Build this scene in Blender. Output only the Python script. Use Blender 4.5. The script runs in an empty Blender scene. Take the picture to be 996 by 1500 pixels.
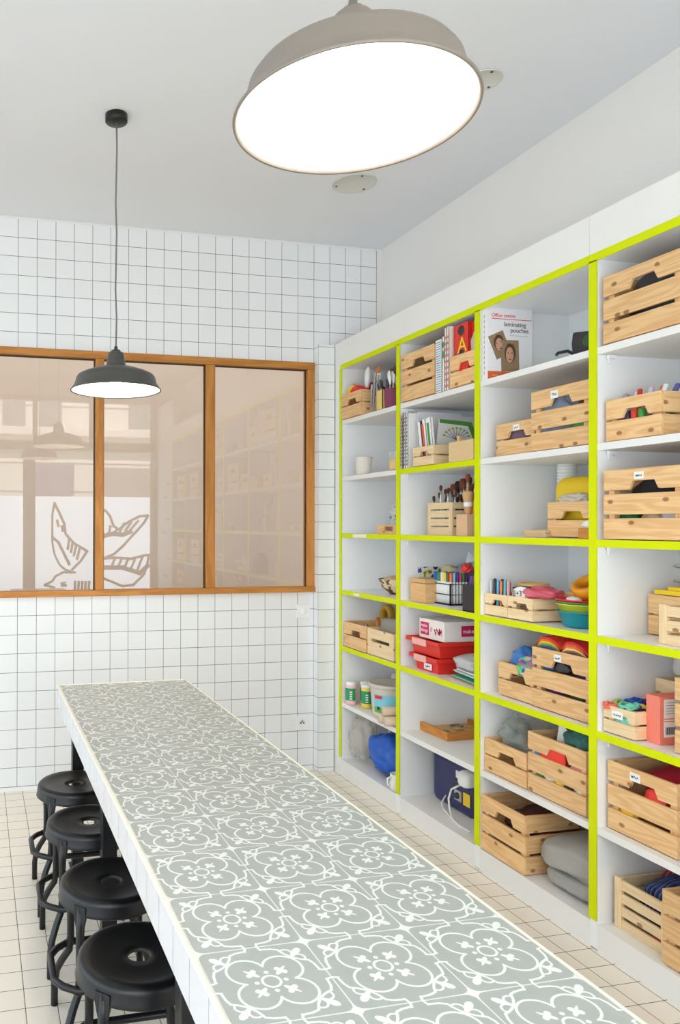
import bpy, bmesh, math, random
from mathutils import Vector, Matrix
random.seed(7)
PI = math.pi
SCN = bpy.context.scene
COL = SCN.collection

# ------------------------------------------------------------------ camera
a, b, c = -0.2197, 0.0030, -0.0020
ca, sa, cb, sb, cc, sc = math.cos(a), math.sin(a), math.cos(b), math.sin(b), math.cos(c), math.sin(c)
RZ = Matrix(((ca, -sa, 0), (sa, ca, 0), (0, 0, 1)))
RX = Matrix(((1, 0, 0), (0, cb, -sb), (0, sb, cb)))
RY = Matrix(((cc, 0, sc), (0, 1, 0), (-sc, 0, cc)))
RR = RZ @ RX @ RY
cam_d = bpy.data.cameras.new('camera')
cam = bpy.data.objects.new('camera', cam_d)
COL.objects.link(cam)
M4 = Matrix((RR.col[0], RR.col[2], -RR.col[1])).transposed().to_4x4()
M4.translation = (-0.1081, -4.2188, 1.4864)
cam.matrix_world = M4
cam_d.sensor_fit = 'VERTICAL'
cam_d.sensor_height = 36.0
cam_d.lens = 36.0 * 1091.47 / 1500.0
cam_d.shift_x = (498 - 212.35) / 1500.0
cam_d.shift_y = (765.38 - 750) / 1500.0
cam_d.clip_start = 0.02
SCN.camera = cam

BULB = 230.0        # glow of the pendant bulbs
# ------------------------------------------------------------------ world, light, exposure
W = bpy.data.worlds.new('sky')
SCN.world = W
W.use_nodes = True
W.node_tree.nodes['Background'].inputs[0].default_value = (0.75, 0.885, 1.0, 1)
W.node_tree.nodes['Background'].inputs[1].default_value = 2.6
sun_d = bpy.data.lights.new('sun', 'SUN')
sun_d.energy = 11.0
sun_d.angle = 0.02
sun_d.color = (1, 0.96, 0.9)
sun = bpy.data.objects.new('sun', sun_d)
sun.rotation_euler = (math.radians(-50), 0, math.radians(-15))
COL.objects.link(sun)
SCN.view_settings.view_transform = 'Standard'
SCN.view_settings.look = 'None'
SCN.view_settings.gamma = 1.0
SCN.view_settings.use_curve_mapping = False
SCN.view_settings.exposure = 0.06
SCN.cycles.max_bounces = 10
SCN.cycles.diffuse_bounces = 6
SCN.cycles.transparent_max_bounces = 12
SCN.cycles.caustics_reflective = False
SCN.cycles.caustics_refractive = False
SCN.cycles.sample_clamp_indirect = 6.0


def s2l(v):
    v /= 255.0
    return v / 12.92 if v <= 0.04045 else ((v + 0.055) / 1.055) ** 2.4


def rgb(r, g, b):
    return (s2l(r), s2l(g), s2l(b), 1.0)


# ------------------------------------------------------------------ node helpers
class X:
    nt = None

    def __init__(s, o): s.o = o

    @staticmethod
    def m(op, *args, clamp=False):
        n = X.nt.nodes.new('ShaderNodeMath')
        n.operation = op
        n.use_clamp = clamp
        for i, v in enumerate(args):
            if isinstance(v, X): X.nt.links.new(v.o, n.inputs[i])
            else: n.inputs[i].default_value = v
        return X(n.outputs[0])

    def __add__(s, k): return X.m('ADD', s, k)
    def __radd__(s, k): return X.m('ADD', k, s)
    def __sub__(s, k): return X.m('SUBTRACT', s, k)
    def __rsub__(s, k): return X.m('SUBTRACT', k, s)
    def __mul__(s, k): return X.m('MULTIPLY', s, k)
    def __rmul__(s, k): return X.m('MULTIPLY', k, s)
    def __truediv__(s, k): return X.m('DIVIDE', s, k)


def xabs(a): return X.m('ABSOLUTE', a)
def xmin(a, b): return X.m('MINIMUM', a, b)
def xmax(a, b): return X.m('MAXIMUM', a, b)
def xlt(a, b): return X.m('LESS_THAN', a, b)
def xgt(a, b): return X.m('GREATER_THAN', a, b)
def xlen(a, b): return X.m('SQRT', a * a + b * b)
def xfrac(a): return X.m('FRACT', a)
def xfloor(a): return X.m('FLOOR', a)


MATS = {}


def base(name, col=(0.8, 0.8, 0.8, 1), rough=0.5, metal=0.0, spec=0.5, vary=0.0, vscale=30.0, bump=0.0, bscale=60.0):
    if name in MATS: return MATS[name]
    m = bpy.data.materials.new(name)
    m.use_nodes = True
    nt = m.node_tree
    p = nt.nodes['Principled BSDF']
    p.inputs['Base Color'].default_value = col
    p.inputs['Roughness'].default_value = rough
    p.inputs['Metallic'].default_value = metal
    p.inputs['Specular IOR Level'].default_value = spec
    if vary:
        tc = nt.nodes.new('ShaderNodeTexCoord')
        no = nt.nodes.new('ShaderNodeTexNoise')
        no.inputs['Scale'].default_value = vscale
        no.inputs['Detail'].default_value = 4
        nt.links.new(tc.outputs['Object'], no.inputs['Vector'])
        mx = nt.nodes.new('ShaderNodeMix')
        mx.data_type = 'RGBA'
        nt.links.new(no.outputs[0], mx.inputs[0])
        mx.inputs[6].default_value = tuple(max(0, v * (1 - vary)) for v in col[:3]) + (1,)
        mx.inputs[7].default_value = tuple(min(1, v * (1 + vary)) for v in col[:3]) + (1,)
        nt.links.new(mx.outputs[2], p.inputs['Base Color'])
    if bump:
        tc = nt.nodes.new('ShaderNodeTexCoord')
        no = nt.nodes.new('ShaderNodeTexNoise')
        no.inputs['Scale'].default_value = bscale
        no.inputs['Detail'].default_value = 3
        nt.links.new(tc.outputs['Object'], no.inputs['Vector'])
        bp = nt.nodes.new('ShaderNodeBump')
        bp.inputs['Strength'].default_value = bump
        bp.inputs['Distance'].default_value = 0.01
        nt.links.new(no.outputs[0], bp.inputs['Height'])
        nt.links.new(bp.outputs[0], p.inputs['Normal'])
    MATS[name] = m
    return m


def emis(name, col, strength):
    m = bpy.data.materials.new(name)
    m.use_nodes = True
    p = m.node_tree.nodes['Principled BSDF']
    p.inputs['Base Color'].default_value = col
    p.inputs['Emission Color'].default_value = col
    p.inputs['Emission Strength'].default_value = strength
    MATS[name] = m
    return m


def see_through(name, col, mix, rough=0.15):
    """thin clear plastic or glass: mostly transparent with a glossy film"""
    m = bpy.data.materials.new(name)
    m.use_nodes = True
    nt = m.node_tree
    out = nt.nodes['Material Output']
    p = nt.nodes['Principled BSDF']
    p.inputs['Base Color'].default_value = col
    p.inputs['Roughness'].default_value = rough
    t = nt.nodes.new('ShaderNodeBsdfTransparent')
    mx = nt.nodes.new('ShaderNodeMixShader')
    mx.inputs[0].default_value = mix
    nt.links.new(t.outputs[0], mx.inputs[1])
    nt.links.new(p.outputs[0], mx.inputs[2])
    nt.links.new(mx.outputs[0], out.inputs[0])
    MATS[name] = m
    return m


def tile_mat(name, col, grout, ax, pitch, off, w, rough):
    """square tiles in the world grid; ax = the two axes of the wall"""
    m = bpy.data.materials.new(name)
    m.use_nodes = True
    nt = m.node_tree
    X.nt = nt
    p = nt.nodes['Principled BSDF']
    g = nt.nodes.new('ShaderNodeNewGeometry')
    sp = nt.nodes.new('ShaderNodeSeparateXYZ')
    nt.links.new(g.outputs['Position'], sp.inputs[0])
    u = (X(sp.outputs[ax[0]]) - off[0]) / pitch[0]
    v = (X(sp.outputs[ax[1]]) - off[1]) / pitch[1]
    du = 0.5 - xabs(xfrac(u) - 0.5)
    dv = 0.5 - xabs(xfrac(v) - 0.5)
    mask = xlt(xmin(du * pitch[0], dv * pitch[1]), w)
    wn = nt.nodes.new('ShaderNodeTexWhiteNoise')
    wn.noise_dimensions = '2D'
    cx = nt.nodes.new('ShaderNodeCombineXYZ')
    nt.links.new(xfloor(u).o, cx.inputs[0])
    nt.links.new(xfloor(v).o, cx.inputs[1])
    nt.links.new(cx.outputs[0], wn.inputs['Vector'])
    mt = nt.nodes.new('ShaderNodeMix')
    mt.data_type = 'RGBA'
    nt.links.new(wn.outputs[0], mt.inputs[0])
    mt.inputs[6].default_value = tuple(v_ * 0.965 for v_ in col[:3]) + (1,)
    mt.inputs[7].default_value = col
    mx = nt.nodes.new('ShaderNodeMix')
    mx.data_type = 'RGBA'
    nt.links.new(mask.o, mx.inputs[0])
    nt.links.new(mt.outputs[2], mx.inputs[6])
    mx.inputs[7].default_value = grout
    nt.links.new(mx.outputs[2], p.inputs['Base Color'])
    rr = mask * 0.6 + rough
    nt.links.new(rr.o, p.inputs['Roughness'])
    bp = nt.nodes.new('ShaderNodeBump')
    bp.inputs['Strength'].default_value = 0.25
    bp.inputs['Distance'].default_value = 0.002
    hh = X.m('MINIMUM', xmin(du * pitch[0], dv * pitch[1]) / 0.004, 1.0)
    nt.links.new(hh.o, bp.inputs['Height'])
    nt.links.new(bp.outputs[0], p.inputs['Normal'])
    MATS[name] = m
    return m


def wood_mat(name, light, dark, knot=True, rough=0.5, ring=9.0):
    m = bpy.data.materials.new(name)
    m.use_nodes = True
    nt = m.node_tree
    X.nt = nt
    L = nt.links
    p = nt.nodes['Principled BSDF']
    uv = nt.nodes.new('ShaderNodeUVMap')
    uv.uv_map = 'grain'
    sp = nt.nodes.new('ShaderNodeSeparateXYZ')
    L.new(uv.outputs[0], sp.inputs[0])
    u, v = X(sp.outputs[0]), X(sp.outputs[1])

    def vec(x, y):
        q = nt.nodes.new('ShaderNodeCombineXYZ')
        L.new(x.o, q.inputs[0]); L.new(y.o, q.inputs[1])
        return q.outputs[0]
    n1 = nt.nodes.new('ShaderNodeTexNoise'); n1.inputs['Scale'].default_value = 1.0; n1.inputs['Detail'].default_value = 3
    L.new(vec(u * 1.6, v * 15.0), n1.inputs['Vector'])
    rings = X.m('SINE', X(n1.outputs[0]) * (ring * 6.28))
    n2 = nt.nodes.new('ShaderNodeTexNoise'); n2.inputs['Scale'].default_value = 1.0; n2.inputs['Detail'].default_value = 4
    L.new(vec(u * 12.0, v * 320.0), n2.inputs['Vector'])
    f = X.m('ADD', rings * 0.22 + 0.27, (X(n2.outputs[0]) - 0.5) * 0.7, clamp=True)
    mx = nt.nodes.new('ShaderNodeMix'); mx.data_type = 'RGBA'
    L.new(f.o, mx.inputs[0])
    mx.inputs[6].default_value = light; mx.inputs[7].default_value = dark
    colr = mx.outputs[2]
    if knot:
        vo = nt.nodes.new('ShaderNodeTexVoronoi'); vo.inputs['Scale'].default_value = 1.0; vo.voronoi_dimensions = '2D'
        L.new(vec(u * 8.0, v * 13.0), vo.inputs['Vector'])
        d = X(vo.outputs['Distance'])
        sel = xgt(X(vo.outputs['Color']), 0.57)
        kn = X.m('MULTIPLY', X.m('SUBTRACT', 1.0, d / 0.115, clamp=True), sel, clamp=True)
        m2 = nt.nodes.new('ShaderNodeMix'); m2.data_type = 'RGBA'
        L.new((X.m('MULTIPLY', kn, 2.4, clamp=True) * 0.78).o, m2.inputs[0]); L.new(colr, m2.inputs[6])
        m2.inputs[7].default_value = rgb(132, 78, 42)
        colr = m2.outputs[2]
    oi = nt.nodes.new('ShaderNodeObjectInfo')
    hs = nt.nodes.new('ShaderNodeHueSaturation')
    L.new((X(oi.outputs['Random']) * 0.16 + 0.92).o, hs.inputs['Value'])
    L.new(colr, hs.inputs['Color'])
    L.new(hs.outputs[0], p.inputs['Base Color'])
    p.inputs['Roughness'].default_value = rough
    p.inputs['Specular IOR Level'].default_value = 0.3
    MATS[name] = m
    return m


# ------------------------------------------------------------------ object helpers
def tag(o, label=None, cat=None, group=None, kind=None):
    if label: o['label'] = label
    if cat: o['category'] = cat
    if group: o['group'] = group
    if kind: o['kind'] = kind
    return o


def thing(name, label, cat, loc, rz=0.0, group=None, rot=None):
    o = bpy.data.objects.new(name, None)
    o.empty_display_size = 0.05
    COL.objects.link(o)
    o.location = loc
    o.rotation_euler = rot if rot else (0, 0, rz)
    return tag(o, label, cat, group)


def relabel(o, label): o['label'] = label; return o


def dup(root, loc, rz=0.0, label=None, group=None, name=None):
    r = root.copy()
    COL.objects.link(r)
    r.location = loc
    r.rotation_euler = (0, 0, rz)
    if label: r['label'] = label
    if group: r['group'] = group
    for ch in list(root.children):
        k = ch.copy(); COL.objects.link(k); k.parent = r
        for g in list(ch.children):
            d = g.copy(); COL.objects.link(d); d.parent = k
    return r


class MB:
    def __init__(s):
        s.v = []; s.f = []; s.uv = []; s.mi = []; s.sm = []

    def face(s, idx, uvs=None, mi=0, smooth=False):
        s.f.append(idx); s.uv.append(uvs or [(0, 0)] * len(idx)); s.mi.append(mi); s.sm.append(smooth)

    def box(s, c, d, rz=0.0, mi=0, M=None):
        """c centre, d full dims; grain runs along the longest side"""
        hx, hy, hz = d[0] / 2, d[1] / 2, d[2] / 2
        n = len(s.v)
        cr, sr = math.cos(rz), math.sin(rz)
        P = []
        for z in (-hz, hz):
            for x, y in ((-hx, -hy), (hx, -hy), (hx, hy), (-hx, hy)):
                q = Vector((x, y, z))
                if M is not None: q = M @ q
                q = Vector((q.x * cr - q.y * sr, q.x * sr + q.y * cr, q.z))
                P.append((x, y, z)); s.v.append((c[0] + q.x, c[1] + q.y, c[2] + q.z))
        L = max(range(3), key=lambda i: d[i])
        o1, o2 = random.uniform(0, 40), random.uniform(0, 40)
        for q in ((0, 3, 2, 1), (4, 5, 6, 7), (0, 1, 5, 4), (1, 2, 6, 5), (2, 3, 7, 6), (3, 0, 4, 7)):
            axn = [max(abs(P[i][k] - P[j][k]) for i in q for j in q) < 1e-9 for k in range(3)]
            na = axn.index(True) if True in axn else 0
            rest = [k for k in range(3) if k != na]
            if L in rest: ua, va = L, [k for k in rest if k != L][0]
            else: ua, va = rest
            s.face([n + i for i in q], [(P[i][ua] + o1, P[i][va] + o2 + 0.31 * na) for i in q], mi)
        return s

    def prism(s, poly, o, u, v, t, mi=0):
        """polygon in the plane (o;u,v), extruded by vector t"""
        o, u, v, t = Vector(o), Vector(u), Vector(v), Vector(t)
        n = len(s.v); k = len(poly)
        for q in (Vector((0, 0, 0)), t):
            for a_, b_ in poly: s.v.append(tuple(o + u * a_ + v * b_ + q))
        r1, r2 = random.uniform(0, 40), random.uniform(0, 40)
        uvp = [(a_ + r1, b_ + r2) for a_, b_ in poly]
        s.face([n + i for i in range(k)][::-1], uvp[::-1], mi)
        s.face([n + k + i for i in range(k)], uvp, mi)
        for i in range(k):
            j = (i + 1) % k
            s.face([n + i, n + j, n + k + j, n + k + i], [uvp[i], uvp[j], (uvp[j][0], uvp[j][1] + .02), (uvp[i][0], uvp[i][1] + .02)], mi)
        return s

    def tube(s, pts, r, seg=8, mi=0, caps=True, closed=False):
        pts = [Vector(p) for p in pts]
        n0 = len(s.v); N = len(pts)
        rs = r if isinstance(r, (list, tuple)) else [r] * N
        prev = None
        for i, p in enumerate(pts):
            if closed: d = (pts[(i + 1) % N] - pts[i - 1]).normalized()
            elif i == 0: d = (pts[1] - pts[0]).normalized()
            elif i == N - 1: d = (pts[-1] - pts[-2]).normalized()
            else: d = ((pts[i + 1] - p).normalized() + (p - pts[i - 1]).normalized()).normalized()
            if prev is None:
                ref = Vector((0, 0, 1)) if abs(d.z) < 0.9 else Vector((1, 0, 0))
                x = d.cross(ref).normalized()
            else:
                x = (prev - d * prev.dot(d)).normalized()
            prev = x
            y = d.cross(x)
            for k in range(seg):
                t = 2 * PI * k / seg
                s.v.append(tuple(p + (x * math.cos(t) + y * math.sin(t)) * rs[i]))
        R = range(N if closed else N - 1)
        for i in R:
            j = (i + 1) % N
            for k in range(seg):
                k2 = (k + 1) % seg
                s.face([n0 + i * seg + k, n0 + i * seg + k2, n0 + j * seg + k2, n0 + j * seg + k], None, mi, True)
        if caps and not closed:
            s.face([n0 + k for k in range(seg)][::-1], None, mi)
            s.face([n0 + (N - 1) * seg + k for k in range(seg)], None, mi)
        return s

    def lathe(s, prof, c=(0, 0, 0), seg=32, mi=0, M=None, smooth=True):
        n0 = len(s.v)
        for r, z in prof:
            for k in range(seg):
                t = 2 * PI * k / seg
                q = Vector((r * math.cos(t), r * math.sin(t), z))
                if M is not None: q = M @ q
                s.v.append((c[0] + q.x, c[1] + q.y, c[2] + q.z))
        for i in range(len(prof) - 1):
            for k in range(seg):
                k2 = (k + 1) % seg
                s.face([n0 + i * seg + k, n0 + i * seg + k2, n0 + (i + 1) * seg + k2, n0 + (i + 1) * seg + k], None, mi, smooth)
        if prof[0][0] > 1e-6: pass
        return s

    def blob(s, c, d, seed=0, amp=0.12, freq=2.2, nu=28, nv=18, flat=0.0, mi=0, crinkle=0.0):
        """lumpy soft body: a noise-pushed ellipsoid; flat = share of the bottom pressed flat"""
        from mathutils import noise
        n0 = len(s.v)
        off = Vector((seed * 7.1, seed * 3.3, seed * 5.7))
        for j in range(nv + 1):
            th = PI * j / nv
            for i in range(nu):
                ph = 2 * PI * i / nu
                q = Vector((math.sin(th) * math.cos(ph), math.sin(th) * math.sin(ph), math.cos(th)))
                k = 1 + amp * noise.noise(q * freq + off) * 2
                if crinkle: k += crinkle * (noise.noise(q * freq * 4 + off))
                z = q.z * k
                if flat and z < -1 + flat * 2: z = -1 + flat * 2
                s.v.append((c[0] + q.x * k * d[0] / 2, c[1] + q.y * k * d[1] / 2, c[2] + z * d[2] / 2))
        for j in range(nv):
            for i in range(nu):
                i2 = (i + 1) % nu
                s.face([n0 + j * nu + i, n0 + (j + 1) * nu + i, n0 + (j + 1) * nu + i2, n0 + j * nu + i2], None, mi, True)
        return s

    def build(s, name, mats, parent=None, bevel=0.0, loc=None):
        me = bpy.data.meshes.new(name)
        me.from_pydata(s.v, [], s.f)
        uvl = me.uv_layers.new(name='grain')
        k = 0
        for f in s.uv:
            for q in f:
                uvl.data[k].uv = q; k += 1
        if not isinstance(mats, (list, tuple)): mats = [mats]
        for m in mats: me.materials.append(m)
        for i, pl in enumerate(me.polygons):
            pl.material_index = s.mi[i]; pl.use_smooth = s.sm[i]
        bm = bmesh.new(); bm.from_mesh(me)
        bmesh.ops.remove_doubles(bm, verts=bm.verts, dist=1e-6)
        bmesh.ops.recalc_face_normals(bm, faces=bm.faces)
        bm.to_mesh(me); bm.free()
        o = bpy.data.objects.new(name, me)
        COL.objects.link(o)
        if parent is not None: o.parent = parent
        if loc is not None: o.location = loc
        if bevel:
            md = o.modifiers.new('bevel', 'BEVEL'); md.width = bevel; md.segments = 2; md.limit_method = 'ANGLE'
        return o


def text(name, body, size, loc, rot, mat, parent=None, align='LEFT', ext=0.0003):
    cu = bpy.data.curves.new(name, 'FONT')
    cu.body = body; cu.size = size; cu.align_x = align; cu.extrude = ext
    cu.materials.append(mat)
    o = bpy.data.objects.new(name, cu)
    COL.objects.link(o)
    dg = bpy.context.evaluated_depsgraph_get()
    me = bpy.data.meshes.new_from_object(o.evaluated_get(dg))
    bpy.data.objects.remove(o); bpy.data.curves.remove(cu)
    o = bpy.data.objects.new(name, me)
    COL.objects.link(o)
    o.location = loc; o.rotation_euler = rot
    if parent is not None: o.parent = parent
    return o


FACE_NY = (PI / 2, 0, 0)
FACE_NX = (PI / 2, 0, -PI / 2)

# ------------------------------------------------------------------ materials
TW = tile_mat('wall tiles', rgb(237, 238, 239), rgb(112, 110, 108), (0, 2), (0.105, 0.10585), (0.0, 0.0231), 0.0014, 0.14)
TWX = tile_mat('wall tiles side', rgb(237, 238, 239), rgb(112, 110, 108), (1, 2), (0.105, 0.10585), (0.0, 0.0231), 0.0014, 0.14)
TF = tile_mat('floor tiles', rgb(242, 232, 217), rgb(92, 78, 64), (0, 1), (0.0977, 0.0977), (0.0365, -1.2175), 0.0012, 0.30)
PLASTER = base('white plaster', rgb(234, 232, 229), 0.9, spec=0.2, vary=0.012, vscale=3)
CEILM = base('ceiling paint', rgb(228, 229, 232), 0.9, spec=0.2, vary=0.008, vscale=2)
MELA = base('white melamine', rgb(241, 242, 242), 0.38, vary=0.01, vscale=4)
PAINT = base('white painted board', rgb(237, 235, 231), 0.55, vary=0.015, vscale=6)
NEON = base('neon yellow tape', rgb(212, 224, 0), 0.5, spec=0.15)
OAK = wood_mat('oak frame', rgb(200, 136, 66), rgb(150, 90, 36), knot=False, rough=0.42, ring=4)
PINE = wood_mat('pine', rgb(238, 198, 144), rgb(208, 150, 92))
PINEP = wood_mat('pale pine', rgb(240, 214, 172), rgb(224, 188, 138))
PLY = wood_mat('light plywood', rgb(226, 184, 128), rgb(206, 160, 104), knot=False)
DARKW = wood_mat('honey wood', rgb(206, 140, 66), rgb(160, 96, 40), knot=False)
BLACK = base('black powder coat', rgb(13, 13, 15), 0.38, spec=0.5)
SHADE = base('grey lamp enamel', rgb(72, 70, 67), 0.4)
SHADEHAZE = base('hazed lamp enamel', rgb(128, 118, 108), 0.4)  # lens haze on the near lamp put into a lighter enamel colour
SHADEIN = base('white lamp enamel', rgb(245, 243, 238), 0.5)
WHITE = base('white plastic', rgb(240, 240, 238), 0.4)
PAPER = base('paper', rgb(240, 239, 236), 0.8, spec=0.2)
INK = base('ink', rgb(60, 60, 64), 0.8)


def C(name, r, g, b, rough=0.5, **k): return base(name, rgb(r, g, b), rough, **k)


RED = C('red plastic', 222, 45, 34, 0.4)
CRIM = C('crimson cloth', 170, 16, 40, 0.9, bump=0.6, bscale=12)
NAVY = C('navy plastic', 44, 46, 96, 0.4)
BLUEBAG = C('blue bag plastic', 24, 88, 190, 0.28, bump=0.5, bscale=14)
TEAL = C('teal plastic', 20, 140, 150, 0.35)
GREEN = C('green plastic', 70, 140, 70, 0.4)
YEL = C('yellow plastic', 240, 200, 30, 0.4)
ORANGE = C('orange plastic', 236, 130, 40, 0.4)
PINK = C('pink plastic', 236, 120, 130, 0.4)
MAGENTA = C('magenta print', 206, 22, 92, 0.6)
GREYC = C('grey fabric', 166, 164, 158, 0.95, bump=0.5, bscale=14)
GREYM = C('grey paper', 150, 150, 150, 0.7)
DKGREY = C('dark grey plastic', 58, 58, 62, 0.5)
TAN = C('tan bristle', 206, 168, 120, 0.9, vary=0.15, vscale=200)
BROWN = C('brown bristle', 92, 52, 30, 0.8)
STEEL = C('steel', 190, 190, 190, 0.3, metal=1.0)
SALMON = C('salmon card', 240, 132, 112, 0.6, vary=0.06, vscale=120)
CARD = C('brown card', 176, 146, 112, 0.8)
CLEAR = see_through('clear plastic bag', rgb(232, 232, 226), 0.30, 0.2)
CLEARG = see_through('clear glass', rgb(230, 235, 235), 0.22, 0.05)
FROST = see_through('cloudy plastic', rgb(238, 236, 230), 0.62, 0.35)
STRAW = C('straw', 214, 184, 142, 0.9, vary=0.15, vscale=120)

# ------------------------------------------------------------------ room shell
ZC = 3.212          # ceiling
XS = 2.002          # face of the shelving
XR = 2.352          # right wall above the shelving
YF = -4.60          # street wall


def struct(name, mb, mat, kind='structure', bevel=0.0):
    return tag(mb.build(name, mat, None, bevel), kind=kind)


mb = MB(); mb.box((0.2, -2.4, -0.05), (5.2, 5.4, 0.1)); struct('floor', mb, TF)
mb = MB(); mb.box((0.2, -1.65, ZC + 0.05), (5.2, 6.9, 0.1)); struct('ceiling', mb, CEILM)
# back wall with the opening of the inner window
WX0, WX1, WZ0, WZ1 = -1.06, 1.889, 1.080, 2.476
mb = MB()
mb.box(((-2.4 + 2.312) / 2, 0.06, WZ0 / 2), (4.712, 0.12, WZ0))
mb.box(((-2.4 + 2.312) / 2, 0.06, (WZ1 + 3.197) / 2), (4.712, 0.12, 3.197 - WZ1))
mb.box(((-2.4 + WX0) / 2, 0.06, (WZ0 + WZ1) / 2), (WX0 + 2.4, 0.12, WZ1 - WZ0))
mb.box(((WX1 + 2.312) / 2, 0.06, (WZ0 + WZ1) / 2), (2.312 - WX1, 0.12, WZ1 - WZ0))
struct('wall_back', mb, TW)
mb = MB()
mb.box((2.345, 0.064, ZC / 2), (0.066, 0.12, ZC)); mb.box((-0.05, 0.066, (3.197 + ZC) / 2), (4.72, 0.12, ZC - 3.197))
struct('trim_1', mb, PLASTER)
mb = MB(); mb.box((-0.25, -0.003, 0.011), (4.26, 0.008, 0.022)); struct('baseboard_back', mb, WHITE)
mb = MB(); mb.box((XR + 0.06, -2.2, 2.9), (0.12, 4.9, 0.635)); mb.box((2.52, -2.2, 1.3), (0.06, 4.9, 2.6)); struct('wall_right', mb, PLASTER)
mb = MB()
mb.box((1.945, -0.03, 1.29), (0.110, 0.062, 2.578))
pil = struct('pillar', mb, [TW, TWX])
for pl in pil.data.polygons:
    if abs(pl.normal.x) > 0.9: pl.material_index = 1
# street wall behind the camera, its shop window, and the white end panel
mb = MB()
mb.box((0.2, YF - 0.1, 0.30), (5.2, 0.2, 0.60)); mb.box((0.2, YF - 0.1, 3.1), (5.2, 0.2, 0.26))
mb.box((2.4, YF - 0.1, 1.8), (0.8, 0.2, 2.5)); mb.box((-2.2, YF - 0.1, 1.8), (0.4, 0.2, 2.5))
struct('wall_front', mb, PLASTER)
mb = MB(); mb.box((-2.3, -2.2, 2.75), (0.15, 5.0, 0.95)); struct('wall_left_lintel', mb, PLASTER)  # unseen lintel added so sky light enters only low
mb = MB(); mb.box((2.06, -4.20, 1.45), (0.10, 0.79, 2.9)); struct('wall_end', mb, PLASTER)
FRAME = C('street window frame', 186, 168, 146, 0.6)
w2 = thing('window_2', None, None, (0, YF, 0)); w2['kind'] = 'structure'
mb = MB()
for x0, x1, z0, z1 in ((-2.0, 2.0, .58, .68), (-2.0, 2.0, 2.36, 2.47), (-2.0, 2.0, 2.95, 3.0), (1.93, 2.0, .6, 3.0), (.40, .54, .6, 2.36), (.509, .565, 2.4, 3.0),
                       (-.98, -.84, .6, 3.0), (-2.0, -1.93, .6, 3.0), (1.18, 1.24, 2.4, 3.0)):
    mb.box(((x0 + x1) / 2, 0.03, (z0 + z1) / 2), (x1 - x0, 0.06, z1 - z0))
mb.build('window_frame', FRAME, w2)
FILM = emis('frosted film', (0.80, 0.90, 1.0, 1), 4.6)  # daylight through the film put in as its own glow
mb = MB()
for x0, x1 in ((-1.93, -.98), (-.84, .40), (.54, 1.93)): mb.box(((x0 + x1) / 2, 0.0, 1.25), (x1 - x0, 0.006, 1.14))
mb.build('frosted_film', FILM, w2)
# swallow drawing cut out of the film
BIRD = [
    ([(0.769, 1.741), (0.744, 1.598), (0.744, 1.288), (0.771, 1.132), (0.836, 1.002), (0.901, 0.95), (0.958, 0.933)], .016),
    ([(0.769, 1.741), (0.821, 1.638), (0.886, 1.495), (0.9, 1.378), (1.004, 1.261), (1.162, 1.169), (1.083, 1.052), (0.979, 0.949)], .02),
    ([(0.757, 1.327), (0.817, 1.275), (0.874, 1.158), (0.947, 1.014)], .022),
    ([(0.655, 0.772), (0.745, 0.814), (0.784, 0.873), (0.875, 0.919), (1.018, 0.917)], .018),
    ([(0.655, 0.772), (0.766, 0.739)], .02), ([(0.849, 0.789), (0.901, 0.799)], .014), ([(0.859, 0.763), (0.906, 0.763)], .022),
    ([(1.378, 1.659), (1.44, 1.588), (1.48, 1.47), (1.547, 1.43), (1.668, 1.523), (1.803, 1.59), (1.907, 1.598), (1.858, 1.51), (1.722, 1.364), (1.588, 1.219), (1.48, 1.127), (1.374, 1.089)], .02),
    ([(1.30, 1.338), (1.48, 1.378), (1.587, 1.364), (1.695, 1.404)], .035),
    ([(1.30, 1.076), (1.507, 1.088), (1.696, 1.073), (1.85, 1.11), (1.92, 1.12), (1.90, 1.017), (1.859, 0.885), (1.723, 0.755), (1.588, 0.744), (1.428, 0.812), (1.30, 0.865)], .02),
    ([(1.30, 0.97), (1.588, 0.968), (1.804, 0.899), (1.91, 0.991)], .035),
    ([(1.30, 1.62), (1.378, 1.659)], .02)]
BIRD += [(l, .02) for l in (
    [(0.801, 1.534), (0.817, 1.469)], [(0.858, 1.469), (0.868, 1.412)], [(0.944, 1.305), (0.929, 1.196)], [(0.986, 1.269), (0.965, 1.157)],
    [(1.028, 1.232), (1.002, 1.118)], [(1.07, 1.195), (1.039, 1.078)], [(1.44, 1.47), (1.427, 1.378)], [(1.525, 1.43), (1.493, 1.391)],
    [(1.611, 1.502), (1.56, 1.404)], [(1.698, 1.518), (1.628, 1.417)], [(1.784, 1.534), (1.695, 1.43)], [(1.494, 1.069), (1.454, 0.975)],
    [(1.58, 1.076), (1.534, 0.966)], [(1.666, 1.084), (1.615, 0.957)], [(1.752, 1.091), (1.696, 0.948)], [(1.839, 1.098), (1.777, 0.939)],
    [(1.018, 0.805), (1.013, 0.701)], [(1.06, 0.804), (1.055, 0.7)], [(1.102, 0.804), (1.097, 0.699)], [(1.144, 0.803), (1.139, 0.699)], [(1.186, 0.802), (1.181, 0.698)])]
mb = MB()
for pts, w in BIRD:
    w *= 1.55
    for (xa, za), (xb, zb) in zip(pts, pts[1:]):
        d = Vector((xb - xa, 0, zb - za)); L_ = d.length; ang = math.atan2(d.z, d.x)
        mb.box(((xa + xb) / 2, 0.0045, (za + zb) / 2), (L_ + w * .7, 0.003, w), M=Matrix.Rotation(-ang, 3, 'Y'))
mb.build('film_drawing', C('clear film line', 150, 128, 104, 0.6), w2)
mb = MB()
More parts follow.
